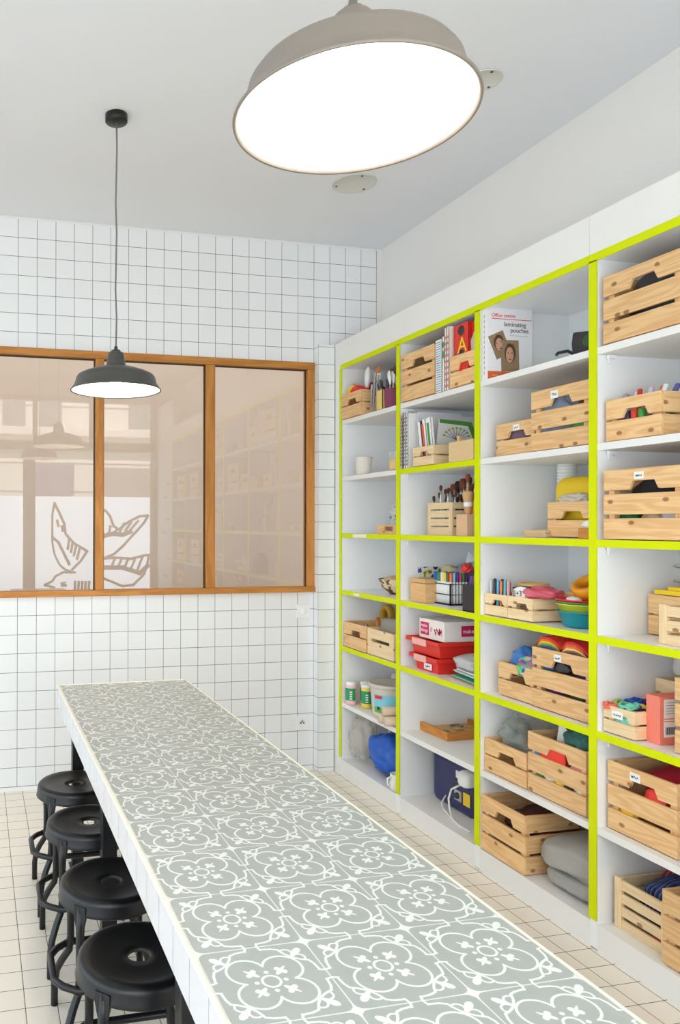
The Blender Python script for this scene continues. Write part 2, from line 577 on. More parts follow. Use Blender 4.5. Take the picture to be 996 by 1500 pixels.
for x0, x1, z0, z1 in ((-1.93, -.98, 1.82, 2.36), (-.84, .40, 1.82, 2.36), (.54, 1.93, 1.82, 2.36), (-1.93, -.98, 2.47, 2.95), (-.84, .51, 2.47, 2.95), (.565, 1.93, 2.47, 2.95)):
    mb.box(((x0 + x1) / 2, -0.02, (z0 + z1) / 2), (x1 - x0, 0.004, z1 - z0))
mb.build('pane', see_through('street glass', rgb(240, 245, 245), 0.04, 0.02), w2)
# the street: pale stone front across the road
FAC = C('pale stone', 236, 230, 220, 0.9, vary=0.05, vscale=2)
FACD = C('dark shutter', 120, 126, 132, 0.7)
fa = thing('building', 'pale stone building front across the street, seen mirrored in the glass', 'building', (0, -10.2, 0))
mb = MB(); mb.box((1.5, -0.2, 3.5), (14, 0.4, 7.6))
for k in range(7): mb.box((1.5, 0.02, 0.5 + k * 0.55), (14, 0.03, 0.03))
mb.build('facade', FAC, fa)
mb = MB(); mb.box((1.5, 0.1, 3.25), (14, 0.3, 0.12)); mb.box((1.5, 0.08, 2.95), (14, 0.2, 0.08)); mb.build('cornice', FAC, fa)
for x in (0.55, 1.25, 3.0, -1.2): MB().box((x, 0.01, 4.0), (0.42, 0.06, 1.2)).build('window', FACD, fa)
MB().box((1.30, 0.01, 1.55), (0.80, 0.06, 2.2)).build('door', C('violet grey door', 120, 112, 138, 0.7), fa)
MB().box((2.75, 0.01, 1.5), (0.95, 0.06, 2.2)).build('shutter', C('grey roller shutter', 150, 140, 134, 0.7), fa)
mb = MB(); mb.box((1.5, -7.5, -0.1), (16, 5.6, 0.1)); mb.box((-6.4, -1.6, -0.1), (8.0, 6.2, 0.1)); struct('pavement', mb, C('asphalt', 150, 148, 144, 0.9))  # unseen left slab added to stop sky light coming up from below

# inner window between this room and the next one
w1 = thing('window_1', None, None, (0, 0, 0)); w1['kind'] = 'structure'
for nm, x0, x1, z0, z1, yd in (('rail', WX0, WX1, 2.434, 2.476, .075), ('rail', WX0, WX1, 1.080, 1.112, .085), ('mullion', 0.541, 0.590, 1.112, 2.434, .068),
                               ('mullion', 1.200, 1.256, 1.112, 2.434, .068), ('mullion', -0.10, -0.05, 1.112, 2.434, .068), ('stile', 1.845, 1.889, 1.112, 2.434, .068), ('stile', WX0, WX0 + .045, 1.112, 2.434, .068)):
    MB().box(((x0 + x1) / 2, 0.02 if yd < .08 else 0.015, (z0 + z1) / 2), (x1 - x0, yd, z1 - z0)).build(nm, OAK, w1, 0.003)
GL = bpy.data.materials.new('window glass'); GL.use_nodes = True
nt = GL.node_tree
nt.nodes.remove(nt.nodes['Principled BSDF'])
tr = nt.nodes.new('ShaderNodeBsdfTransparent'); gl = nt.nodes.new('ShaderNodeBsdfGlossy'); gl.inputs['Roughness'].default_value = 0.0
ms = nt.nodes.new('ShaderNodeMixShader'); ms.inputs[0].default_value = 0.105
nt.links.new(tr.outputs[0], ms.inputs[1]); nt.links.new(gl.outputs[0], ms.inputs[2]); nt.links.new(ms.outputs[0], nt.nodes['Material Output'].inputs[0])
GASKSHADOW = C('dark gasket and shadow', 52, 44, 40, 0.6)  # frame's shadow at the pane edges drawn as dark strips with the gasket
for x0, x1 in ((-1.015, -.10), (-.05, .541), (.590, 1.200), (1.256, 1.845)):
    me = MB(); n = 0
    me.v += [(x0, 0.02, 1.112), (x1, 0.02, 1.112), (x1, 0.02, 2.434), (x0, 0.02, 2.434)]; me.face([0, 1, 2, 3])
    me.build('pane', GL, w1)
    bd = MB(); t = 0.007
    bd.box(((x0 + x1) / 2, 0.016, 2.434 - t / 2), (x1 - x0, 0.006, t)); bd.box((x1 - t / 2, 0.016, 1.77), (t, 0.006, 1.32)); bd.box((x0 + t / 2, 0.016, 1.77), (t * .5, 0.006, 1.32))
    bd.build('gasket_shadow', GASKSHADOW, w1)
BACKW = C('beige room paint', 232, 216, 200, 0.9)
mb = MB(); mb.box((-2.34, 0.66, 1.6), (0.12, 1.1, 3.2)); struct('wall_beyond_left', mb, BACKW)  # unseen wall added to keep sky light off the backdrop
mb = MB(); mb.box((2.86, 0.66, 1.6), (0.12, 1.1, 3.2)); struct('wall_beyond_right', mb, BACKW)  # unseen wall added to stop stray sky light from the right
mb = MB(); mb.box((0.2, 0.66, -0.05), (5.2, 1.1, 0.1)); struct('floor_beyond', mb, BACKW)
mb = MB(); mb.box((0.2, 1.25, 1.6), (5.2, 0.1, 3.3)); struct('wall_beyond', mb, BACKW)
ld = bpy.data.lights.new('backdrop fill light', 'AREA'); ld.shape = 'RECTANGLE'; ld.size = 4.0; ld.size_y = 0.7; ld.energy = 12.0; ld.color = (1, 0.93, 0.86)  # unseen light added to brighten the beige backdrop behind the glass
lo = bpy.data.objects.new('backdrop fill light', ld); lo.location = (0.2, 0.65, 3.15); COL.objects.link(lo)

# ------------------------------------------------------------------ shelving
ZB = [2.110, 1.774, 1.437, 1.1015, 0.768, 0.4326, 0.095]
UP = [-0.131, -0.757, -1.381, -2.004, -2.628, -3.252, -3.790]
XB = 2.450
su = thing('shelving_unit', 'tall white built-in shelving with neon yellow edge tape along the right wall', 'shelving', (XS, -1.95, 0))
YO = 1.95
for k, y in enumerate(UP):
    o = MB().box(((XB - XS) / 2 + .0015, y + YO, 1.22), (XB - XS - .003, 0.032, 2.43)).build('upright', MELA, su)
    z0 = 0.105
    t_ = MB().box((-.001, y + YO, (z0 + 2.418) / 2), (0.004, 0.033 if k else 0.026, 2.418 - z0)).build('edge_tape', NEON, o)
TAPED = {0: (2, 3, 4), 1: (1, 2, 3, 4), 2: (2, 3, 4), 3: (2, 3, 4), 4: (2, 4), 5: (2, 3, 4)}
clip = MB().box((0.0, 0, 0), (0.03, 0.012, 0.012)).box((-.006, 0.004, -.012), (0.01, 0.006, 0.02))
for bay in range(6):
    y0, y1 = UP[bay] - .016, UP[bay + 1] + .016
    for r, z in enumerate(ZB[:6]):
        o = MB().box(((XB - XS) / 2 + .002, (y0 + y1) / 2 + YO, z - .0125), (XB - XS - .004, y0 - y1, 0.025)).build('shelf', PAINT if r not in TAPED[bay] else MELA, su)
        if r in TAPED[bay]:
            MB().box((0.001, (y0 + y1) / 2 + YO, z - .0125), (0.004, y0 - y1, 0.0262)).build('edge_tape', NEON, o)
        if bay in (1, 3) and r < 5:
            clip.build('shelf_clip', WHITE, o, loc=(0.05, y0 - .012 + YO, z - .033))
    MB().box(((XB - XS) / 2, (y0 + y1) / 2 + YO, 0.082), (XB - XS, y0 - y1, 0.026)).build('shelf', PAINT, su)
    MB().box((0.012, (y0 + y1) / 2 + YO, 0.035), (0.02, y0 - y1, 0.07)).build('plinth', PAINT, su)
MB().box((XB - XS + .006, (UP[0] + UP[-1]) / 2 + YO, 1.22), (0.012, UP[0] - UP[-1], 2.44)).build('back_panel', MELA, su)
for y0, y1 in ((UP[0] - .0, -1.9855), (-1.9875, UP[-1])):
    o = MB().box(((XR - XS) / 2, (y0 + y1) / 2 + YO, 2.5125), (XR - XS, y0 - y1, 0.141)).build('header', PAINT, su)
    MB().box((-.001, (y0 + y1) / 2 + YO, 2.4285), (0.004, y0 - y1, 0.029)).build('edge_tape', NEON, o)
MB().box(((XB - XS) / 2, (UP[0] + UP[-1]) / 2 + YO, 2.43), (XB - XS, UP[0] - UP[-1], 0.024)).build('top_panel', MELA, su)
MB().box(((XR - XS) / 2, -0.0975 + YO, 1.29), (XR - XS, 0.070, 2.58)).build('filler_panel', PAINT, su)
MB().box((-.002, -.36 + YO, ZB[2] - .0125), (0.003, 0.15, 0.018)).build('sticker', PAPER, su)
MB().box((-.002, -.33 + YO, ZB[3] - .0125), (0.003, 0.06, 0.014)).build('sticker', PAPER, su)

# ------------------------------------------------------------------ table
ZT = 0.784


def table_top_mat():
    m = bpy.data.materials.new('patterned cement tiles'); m.use_nodes = True
    nt = m.node_tree; X.nt = nt
    p = nt.nodes['Principled BSDF']
    g = nt.nodes.new('ShaderNodeNewGeometry'); sp = nt.nodes.new('ShaderNodeSeparateXYZ')
    nt.links.new(g.outputs['Position'], sp.inputs[0])
    P_ = 0.1845
    u = xfrac((X(sp.outputs[0]) - 0.4290) / 0.1895); v = xfrac((X(sp.outputs[1]) + 1.2025) / P_)
    s = xmin(u, 1.0 - u); t = xmin(v, 1.0 - v)          # distance from the corner, 0..0.5
    A = xmax(s, t); B = xmin(s, t)                       # corner-based, folded on the diagonal
    ca_ = 0.5 - B; cb_ = 0.5 - A                         # centre-based, ca_ >= cb_
    diag = (A + B) * 0.7071; perp = (A - B) * 0.7071     # along / across the diagonal from the corner

    def seg(px, py, ax, ay, bx, by):
        dx, dy = bx - ax, by - ay; L2 = dx * dx + dy * dy
        h = X.m('MULTIPLY', ((px - ax) * dx + (py - ay) * dy) / L2, 1.0, clamp=True)
        return xlen(px - ax - h * dx, py - ay - h * dy)
    w = 0.0115
    r0 = xlen(ca_, cb_)
    m_ = xlt(xabs(xlen(ca_ - 0.16, cb_ - 0.16) - 0.168), w) * xgt(r0, 0.20)                       # quatrefoil
    m_ = xmax(m_, xlt(xabs(r0 - 0.076), w))                                        # ring
    dc = xlen(A, B)
    arc = xlt(xabs(dc - 0.292), w) * xgt(B, 0.075)
    m_ = xmax(m_, arc)
    m_ = xmax(m_, xlt(seg(A, B, 0.283, 0.078, 0.34, 0.056), w)); m_ = xmax(m_, xlt(seg(A, B, 0.34, 0.056, 0.43, 0.046), w))
    m_ = xmax(m_, xlt(seg(A, B, 0.43, 0.052, 0.445, 0.0), w))
    # fleur arms inside the lobes
    dd = 0.7071 - diag
    m_ = xmax(m_, xlt(seg(dd, perp, 0.118, 0.0, 0.17, 0.0), 0.012 + xmax(dd - 0.11, 0.0) * 0.25))
    m_ = xmax(m_, xlt(xlen(dd - 0.185, perp - 0.035), 0.026)); m_ = xmax(m_, xlt(seg(dd, perp, 0.19, 0.0, 0.255, 0.0), 0.017 - xmax(dd - 0.2, 0.0) * 0.2))
    m_ = xmax(m_, xlt(xlen(ca_ - 0.125, cb_), 0.021))                             # dots
    # corner fleurs
    m_ = xmax(m_, xlt(xlen((diag - 0.185) * 0.62, perp), 0.034)); m_ = xmax(m_, xlt(xabs(xlen(diag - 0.265, perp - 0.062) - 0.052), 0.010) * xlt(diag, 0.275))
    m_ = xmax(m_, xlt(seg(diag, perp, 0.2, 0.0, 0.30, 0.0), 0.012))
    # star at the corner, its pointed rays along the joints, the joint itself
    m_ = xmax(m_, xlt(X.m('SQRT', xmax(A, 0.0)) + X.m('SQRT', xmax(B, 0.0)) * 1.7, 0.44))
    m_ = xmax(m_, xlt(dc, 0.046))
    line = xlt(B, 0.007)
    no = nt.nodes.new('ShaderNodeTexNoise'); no.inputs['Scale'].default_value = 26; no.inputs['Detail'].default_value = 5
    nt.links.new(g.outputs['Position'], no.inputs['Vector'])
    bg = nt.nodes.new('ShaderNodeMix'); bg.data_type = 'RGBA'
    nt.links.new(no.outputs[0], bg.inputs[0]); bg.inputs[6].default_value = rgb(162, 168, 164); bg.inputs[7].default_value = rgb(176, 181, 177)
    mx = nt.nodes.new('ShaderNodeMix'); mx.data_type = 'RGBA'
    nt.links.new((X.m('MAXIMUM', m_, line * 0.75) * 0.95).o, mx.inputs[0]); nt.links.new(bg.outputs[2], mx.inputs[6]); mx.inputs[7].default_value = rgb(234, 236, 234)
    nt.links.new(mx.outputs[2], p.inputs['Base Color']); p.inputs['Roughness'].default_value = 0.36
    MATS['top'] = m
    return m


TY0, TY1 = -0.955, -4.0
TX0, TX1 = 0.229, 0.812
tb = thing('long_table', 'long high table topped with grey patterned cement tiles and white tiled edge', 'table', ((TX0 + TX1) / 2, -2.4, 0))
ox, oy = -(TX0 + TX1) / 2, 2.4
MB().box((0, (TY0 + TY1) / 2 + oy, ZT - .006), (TX1 - TX0 - .012, TY0 - TY1 - .012, 0.012)).build('tabletop', table_top_mat(), tb, 0.002)
APR = tile_mat('apron tiles', rgb(216, 215, 218), rgb(190, 188, 188), (1, 2), (0.105, 0.105), (0.0, 0.689), 0.0012, 0.06)
mb = MB()
mb.box((TX0 + .006 + ox, (TY0 + TY1) / 2 + oy, .739), (0.012, TY0 - TY1, 0.086)); mb.box((TX1 - .006 + ox, (TY0 + TY1) / 2 + oy, .739), (0.012, TY0 - TY1, 0.086))
mb.box((ox + (TX0 + TX1) / 2, TY0 - .006 + oy, .739), (TX1 - TX0 - .024, 0.012, 0.086)); mb.box((ox + (TX0 + TX1) / 2, TY1 + .006 + oy, .739), (TX1 - TX0 - .024, 0.012, 0.086))
mb.build('apron', APR, tb)
CREAM = C('cream edge trim', 240, 236, 216, 0.5)
mb = MB()
mb.box((TX0 + .004 + ox, (TY0 + TY1) / 2 + oy, ZT - .0005), (0.009, TY0 - TY1, 0.006)); mb.box((TX1 - .0025 + ox, (TY0 + TY1) / 2 + oy, ZT - .0005), (0.005, TY0 - TY1, 0.006))
mb.box((ox + (TX0 + TX1) / 2, TY0 - .004 + oy, ZT - .0005), (TX1 - TX0 - .018, 0.009, 0.006))
mb.build('edge_trim', CREAM, tb, 0.0015)
MB().box((0, (TY0 + TY1) / 2 + oy, 0.733), (TX1 - TX0 - .03, TY0 - TY1 - .03, 0.075)).build('underframe', BLACK, tb)
for x in (0.315, 0.73):
    for y in (-0.985, -1.78, -2.75, -3.7):
        MB().box((x + ox, y + oy, 0.35), (0.05, 0.05, 0.70)).box((x + ox, y + oy, 0.004), (0.07, 0.07, 0.008)).build('leg', BLACK, tb, 0.003)

# ------------------------------------------------------------------ stools
def make_stool(label):
    r = thing('stool', label, 'stool', (0, 0, 0), 0, 'black metal stools under the table edge')
    R_ = 0.150
    prof = [(0.027, 0.438), (0.029, 0.4415), (0.05, 0.440), (0.10, 0.4415), (0.118, 0.446), (0.132, 0.449), (0.142, 0.447), (0.148, 0.441), (R_, 0.432), (R_ + .002, 0.411), (R_ + .005, 0.404), (R_ + .003, 0.402), (R_ - .002, 0.405), (R_ - .004, 0.430), (0.13, 0.436), (0.05, 0.433), (0.027, 0.433), (0.027, 0.438)]
    MB().lathe(prof, seg=56).build('seat', BLACK, r)
    s_ = 0.106
    for sx in (-1, 1):
        for sy in (-1, 1):
            pts = [(sx * s_ * .96, sy * s_ * .96, 0.425), (sx * s_, sy * s_, 0.36), (sx * s_, sy * s_, 0.235), (sx * (s_ + .004), sy * (s_ + .004), 0.19),
                   (sx * (s_ + .022), sy * (s_ + .020), 0.155), (sx * (s_ + .038), sy * (s_ + .038), 0.115), (sx * (s_ + .044), sy * (s_ + .046), 0.07), (sx * (s_ + .044), sy * (s_ + .048), 0.0)]
            lg = MB().tube(pts, [.011, .0115, .0115, .0115, .0115, .0115, .0115, .0115], 10).build('leg', BLACK, r)
            # flattened bracket that folds over the seat rim, with its bolt
            d = Vector((sx, sy, 0)).normalized(); e = Vector((-d.y, d.x, 0))
            bk = MB().prism([(-.021, .428), (.021, .428), (.021, .402), (.013, .37), (.011, .33), (-.011, .33), (-.013, .37), (-.021, .402)], d * (R_ - .006), e, Vector((0, 0, 1)), d * 0.010)
            bk.lathe([(0, .003), (.004, .002), (.005, 0)], c=d * (R_ + .004) + Vector((0, 0, .415)), seg=10, M=d.to_track_quat('Z', 'Y').to_matrix())
            bk.build('seat_bracket', BLACK, r, 0.002)
    # foot ring: straight rails on two sides, bowed out past the legs on the others
    q = []
    zr = 0.205
    for x, y in ((-.112, -.125), (.112, -.125), (.150, -.095), (.172, -.06), (.172, .06), (.150, .095), (.112, .125), (-.112, .125), (-.150, .095), (-.172, .06), (-.172, -.06), (-.150, -.095)):
        q.append((x, y, zr))
    MB().tube(q, 0.0105, 10, closed=True).build('foot_ring', BLACK, r)
    return r


ST = [(-1.215, 'farthest black metal stool, its seat closest to the tiled back wall'), (-1.61, 'second black metal stool along the row from the tiled back wall'),
      (-2.055, 'third black metal stool from the back wall, behind the nearest one'), (-2.445, 'nearest black metal stool, its whole round seat filling the bottom left corner')]
st0 = make_stool(ST[0][1]); st0.location = (0.275, ST[0][0], 0)
for y, lb in ST[1:]: dup(st0, (0.275, y, 0), 0, lb)

# ------------------------------------------------------------------ pendant lamps
def make_lamp(label, loc, shade_mat):
    r = thing('pendant_lamp', label, 'lamp', loc, 0, 'industrial pendant lamps over the table')
    out = [(0.190, 0.0), (0.191, 0.004), (0.187, 0.008), (0.172, 0.030), (0.166, 0.055), (0.158, 0.066), (0.135, 0.077), (0.09, 0.093), (0.055, 0.101), (0.042, 0.104)]
    MB().lathe(out + [(0.040, 0.102), (0.054, 0.098), (0.09, 0.089), (0.134, 0.073), (0.155, 0.063), (0.163, 0.054), (0.169, 0.029), (0.186, 0.001), (0.190, 0.0)], seg=96).build('lamp_shade', shade_mat, r)
    inn = [(0.1855, 0.002), (0.168, 0.0285), (0.162, 0.053), (0.1545, 0.061), (0.133, 0.071), (0.09, 0.087), (0.053, 0.096), (0.0, 0.099)]
    MB().lathe(inn, seg=96).build('reflector', SHADEIN, r)
    MB().lathe([(0.043, 0.103), (0.041, 0.112), (0.033, 0.158), (0.029, 0.163), (0.020, 0.165), (0.019, 0.172), (0.008, 0.174), (0.007, 0.188), (0.0, 0.189)], seg=32).build('lamp_neck', shade_mat, r)
    L_ = ZC - loc[2]
    pts = [(0, 0, 0.185)] + [(0.003 * math.sin(k * 2.1), 0.002 * math.cos(k * 1.7), 0.185 + (L_ - 0.2) * k / 8) for k in range(1, 8)] + [(0, 0, L_ - .01)]
    MB().tube(pts, 0.0035, 8).build('cord', C('grey braided cord', 116, 114, 114, 0.8), r)
    MB().lathe([(0.0, L_ - .034), (0.012, L_ - .034), (0.044, L_ - .032), (0.047, L_ - .029), (0.047, L_ - .001), (0.0, L_ - .001)], seg=32).build('canopy', BLACK, r)
    MB().lathe([(0.0, 0.030), (0.022, 0.033), (0.034, 0.045), (0.036, 0.056), (0.030, 0.072), (0.016, 0.09), (0.013, 0.098)], seg=24).build('bulb', emis('bulb glow', (1, 0.87, 0.70, 1), BULB) if 'bulb glow' not in MATS else MATS['bulb glow'], r)
    return r


make_lamp('dark grey industrial pendant hanging in front of the oak framed window', (0.454, -1.134, 2.048), SHADE)
make_lamp('large haze-paled grey pendant close overhead at the top, glowing white underneath', (0.473, -3.132, 2.135), SHADEHAZE)

# ------------------------------------------------------------------ ceiling discs, switch, socket
def disc(label, loc, r_):
    t_ = thing('ceiling_vent', label, 'vent', loc)
    MB().lathe([(0.0, -.004), (r_ * .93, -.004), (r_ * .97, -.006), (r_, -.003), (r_, -.0005), (0, -.0005)], seg=40).build('cover', C('pale grey cover', 208, 207, 198, 0.7), t_)
    for k in range(3):
        an = 0.5 + k * 2.09; MB().lathe([(0, -.0075), (.005, -.0065), (.006, -.004)], c=(r_ * .8 * math.cos(an), r_ * .8 * math.sin(an), 0), seg=10).build('screw', DKGREY, t_)


disc('pale round ceiling cover just below the large glowing pendant', (1.736, -.785, ZC), .108)
disc('small pale ceiling cover half hidden at the right rim of the large pendant', (1.79, -1.69, ZC), .075)
t_ = thing('light_switch', 'white square switch on the tiled wall under the window corner', 'switch', (1.821, -.001, .962))
MB().box((0, -.004, 0), (.082, .008, .082)).build('plate', WHITE, t_, .002); MB().lathe([(0, .012), (.018, .011), (.021, .008)], seg=24, M=Matrix.Rotation(PI / 2, 3, 'X')).build('rotary_knob', WHITE, t_)
t_ = thing('wall_socket', 'white square power socket low on the tiled wall beside the pillar', 'socket', (1.813, -.001, .285))
MB().box((0, -.004, 0), (.082, .008, .082)).build('plate', WHITE, t_, .002)
MB().lathe([(.022, .0081), (.022, .0105), (.019, .0105), (.017, .0084), (0, .0084)], seg=24, M=Matrix.Rotation(PI / 2, 3, 'X')).build('socket_well', WHITE, t_)
mb = MB()
for x, z in ((-.009, 0), (.009, 0), (0, .010)): mb.lathe([(0, .0098), (.0048, .0098), (.0048, .0084)], c=(x, 0, z), seg=10, M=Matrix.Rotation(PI / 2, 3, 'X'))
mb.build('pin_hole', INK, t_)
for k, (y, z) in enumerate(((-3.9, 1.95), (-4.05, 1.8), (-3.95, 1.55), (-4.1, 1.4), (-3.9, 1.1), (-4.05, .9))):
    h = tag(MB().tube([(XS + .008, y, z), (XS - .02, y, z - .005), (XS - .035, y, z + .01)], .006, 8).build('coat_hook', DKGREY), 'small dark hook on the white end panel, seen mirrored in the glass', 'hook', 'hooks on the white end panel')

# ------------------------------------------------------------------ builders for the things on the shelves
def squiggle(n, w, h, seed, o, u, v, r=.0008):
    rnd = random.Random(seed); pts = []
    for k in range(n * 4): pts.append(Vector(o) + Vector(u) * (w * (k / (n * 4 - 1) - .5)) + Vector(v) * (h * rnd.uniform(-.5, .5)))
    return MB().tube(pts, r, 5)


def crate(label, x, y, z, W, D, H, n=2, wood=None, paper=None, group='wooden crates on the shelves', rz=0.0, slit=False, name='wooden_crate', knots=0, paper_y=0.0):
    """x, y = front corner nearest the back wall; W runs towards the camera, D into the shelf"""
    wood = wood or PINE
    r = thing(name, label, 'crate', (x + D / 2, y - W / 2, z), rz, group)
    t = .011; g = .013 if n == 3 else .007; zb = .004
    h = (H - zb - (n - 1) * g) / n
    for nm, sx in (('front_panel', -1), ('back_panel', 1)):
        mb = MB()
        for k in range(n):
            z0 = zb + k * (h + g)
            hw = W / 2
            if k == n - 1 and not slit:
                a_ = min(.055, W * .24); d_ = h * .42; s_ = -.01
                poly = [(-hw, z0), (s_ - a_, z0), (s_ - a_ * .74, z0 + d_), (s_ + a_ * .74, z0 + d_), (s_ + a_, z0), (hw, z0), (hw, z0 + h), (-hw, z0 + h)]
            elif slit and k == n - 1:
                poly = [(-hw, z0), (hw, z0), (hw, z0 + h), (-hw, z0 + h)]
            else: poly = [(-hw, z0), (hw, z0), (hw, z0 + h), (-hw, z0 + h)]
            mb.prism(poly, (sx * (D / 2 - t / 2) - t / 2, 0, 0), (0, 1, 0), (0, 0, 1), (t, 0, 0))
        if slit:
            mb = MB(); zz = [0.004, H * .52, H * .64, H]
            mb.box((sx * (D / 2 - t / 2), 0, (zz[0] + zz[1]) / 2), (t, W, zz[1] - zz[0])); mb.box((sx * (D / 2 - t / 2), 0, (zz[2] + zz[3]) / 2), (t, W, zz[3] - zz[2]))
            mb.box((sx * (D / 2 - t / 2), W * .42, H * .58), (t, W * .16, H * .13)); mb.box((sx * (D / 2 - t / 2), -W * .42, H * .58), (t, W * .16, H * .13))
        mb.build(nm, wood, r, .0012)
    for sy in (1, -1):
        mb = MB()
        for k in range(n): mb.box((0, sy * (W / 2 - t / 2), zb + k * (h + g) + h / 2), (D - 2 * t - .001, t, h))
        mb.build('side_panel', wood, r, .0012)
    for sx in (-1, 1):
        for sy in (-1, 1):
            MB().box((sx * (D / 2 - t - .012), sy * (W / 2 - t - .012), zb + H * .46), (.022, .022, H * .90)).build('corner_post', wood, r)
    MB().box((0, 0, .006), (D - 2 * t, W - 2 * t, .006)).build('bottom', wood, r)
    if paper:
        w_, h_, sd = paper
        py = paper_y if paper_y else -.012
        zc = H - h_ / 2 - .012
        p_ = MB().box((-D / 2 - .0008, py, zc), (.0014, w_, h_)).build('paper_label', PAPER, r)
        squiggle(5, w_ * .68, h_ * .34, sd, (-D / 2 - .0019, py, zc), (0, -1, 0), (0, 0, 1)).build('handwriting', INK, p_)
    return r


def pen(name, label, p0, d, L_, r_, body, cap, group, cat='pen'):
    d = Vector(d).normalized()
    o = thing(name, label, cat, p0, 0, group, rot=d.to_track_quat('Z', 'Y').to_euler())
    MB().lathe([(0, 0), (r_, 0.001), (r_, L_ * .72), (r_ * .9, L_ * .73)], seg=10).build('barrel', body, o)
    MB().lathe([(r_ * 1.08, L_ * .70), (r_ * 1.1, L_ * .97), (r_ * .7, L_), (0, L_)], seg=10).build('cap', cap, o)
    return o


def brush(label, p0, d, L_, handle, tip, group, w=.006, tipl=.035, fer=None, cat='brush', name='paint_brush', tw=1.3):
    d = Vector(d).normalized()
    o = thing(name, label, cat, p0, 0, group, rot=d.to_track_quat('Z', 'Y').to_euler())
    b0 = L_ - tipl
    MB().lathe([(0, 0), (w * .35, .002), (w * .55, L_ * .3), (w * .75, b0 - .04), (w * .6, b0 - .018)], seg=10).build('handle', handle, o)
    MB().lathe([(w * .66, b0 - .02), (w * .8, b0 + .002), (0, b0 + .003)], seg=10).build('ferrule', fer or STEEL, o)
    MB().lathe([(w * .78, b0), (w * tw, b0 + tipl * .55), (w * tw * .8, L_ * .985), (w * .2, L_), (0, L_)], seg=10).build('bristles', tip, o)
    return o


def lump(name, label, cat, loc, d, mat, seed=1, amp=.1, freq=2.0, flat=.15, crinkle=0.0, group=None, e=1.0, kind=None):
    mb = MB().blob((0, 0, d[2] / 2), d, seed, amp, freq, flat=flat, crinkle=crinkle, nu=36, nv=24)
    if e != 1.0:
        hx, hy, hz = d[0] / 2, d[1] / 2, d[2] / 2
        q = []
        for x, y, z in mb.v:
            f = lambda v, h: math.copysign(min(abs(v) / h, 1.3) ** e, v) * h
            q.append((f(x, hx), f(y, hy), f(z - hz, hz) + hz))
        mb.v = q
    return tag(mb.build(name, mat, None, 0, loc), label, cat, group, kind)


def jar(label, loc, r_, h_, body, lid, lab, name='paint_jar', group=None):
    o = thing(name, label, 'jar', loc, 0, group)
    MB().lathe([(0, 0.001), (r_ * .95, 0.001), (r_, .006), (r_, h_ * .82), (r_ * .86, h_ * .88)], seg=28).build('jar_body', body, o)
    MB().lathe([(r_ * .9, h_ * .86), (r_ * .98, h_ * .875), (r_ * .98, h_ * .985), (r_ * .9, h_), (0, h_)], seg=28).build('lid', lid, o)
    if lab:
        mb = MB(); seg = 14; n = len(mb.v)
        a0, a1 = PI * .92, PI * 1.62
        for k in range(seg + 1):
            t_ = a0 + (a1 - a0) * k / seg
            for zz in (h_ * .2, h_ * .74): mb.v.append(((r_ + .0008) * math.cos(t_), (r_ + .0008) * math.sin(t_), zz))
        for k in range(seg): mb.face([2 * k, 2 * k + 2, 2 * k + 3, 2 * k + 1], None, 0, True)
        L_ = mb.build('jar_label', lab, o)
        mb = MB()
        for k in range(4):
            t_ = PI * 1.34
            mb.box(((r_ + .0016) * math.cos(t_), (r_ + .0016) * math.sin(t_), h_ * (.28 + .1 * k)), (.001, r_ * .45, h_ * .05), rz=t_)
        mb.build('print', PAPER, L_)
    return o


def book(name, label, x, y, z, D, T, H, cover, group=None, rz=0.0, tilt=0.0, pages=True, cat='book'):
    o = thing(name, label, cat, (x, y, z), rz, group, rot=(tilt, 0, rz))
    c_ = .0018
    mb = MB(); mb.box((D / 2, -T / 2, H / 2), (D, c_, H)) if T < .005 else None
    if T >= .005:
        mb.box((c_ / 2, -T / 2, H / 2), (c_, T, H)); mb.box((D / 2, -c_ / 2, H / 2), (D, c_, H)); mb.box((D / 2, -T + c_ / 2, H / 2), (D, c_, H))
    mb.build('cover', cover, o)
    if pages and T >= .005: MB().box((D / 2 - .001, -T / 2, H / 2), (D - .006, T - 2 * c_, H - .006)).build('pages', PAPER, o)
    return o


Z0, Z1, Z2, Z3, Z4, Z5, Z6 = [z + .0006 for z in ZB]
SM, BG = 'small pine crates on the shelves', 'large pine crates on the shelves'

# ================================================================== first column (next to the pillar)
crate('small pine crate of kitchen toys, on the top shelf beside the pillar', 1.992, -.155, Z0, .232, .31, .143, 2, group=SM)
lump('toy_vegetable', 'yellow plastic toy in the top shelf crate beside the pillar', 'toy', (2.05, -.215, Z0 + .10), (.09, .09, .10), YEL, 3, .06)
lump('toy_vegetable', 'red plastic toy in the top shelf crate beside the pillar', 'toy', (2.04, -.285, Z0 + .10), (.10, .11, .085), RED, 4, .08)
lump('toy_vegetable', 'dark red toy at the back of the top shelf crate', 'toy', (2.13, -.30, Z0 + .08), (.14, .12, .12), CRIM, 5, .1)
o = thing('wooden_paddle', 'orange wooden paddle leaning out of the top shelf crate', 'paddle', (2.04, -.30, Z0 + .13), 0, rot=(-.95, 0, 0))
MB().lathe([(0, 0), (.008, .002), (.008, .05)], seg=12).build('handle', C('orange wood', 214, 130, 66, .5), o); MB().blob((0, 0, .082), (.02, .045, .08), 1, .02).build('blade', MATS['orange wood'], o)
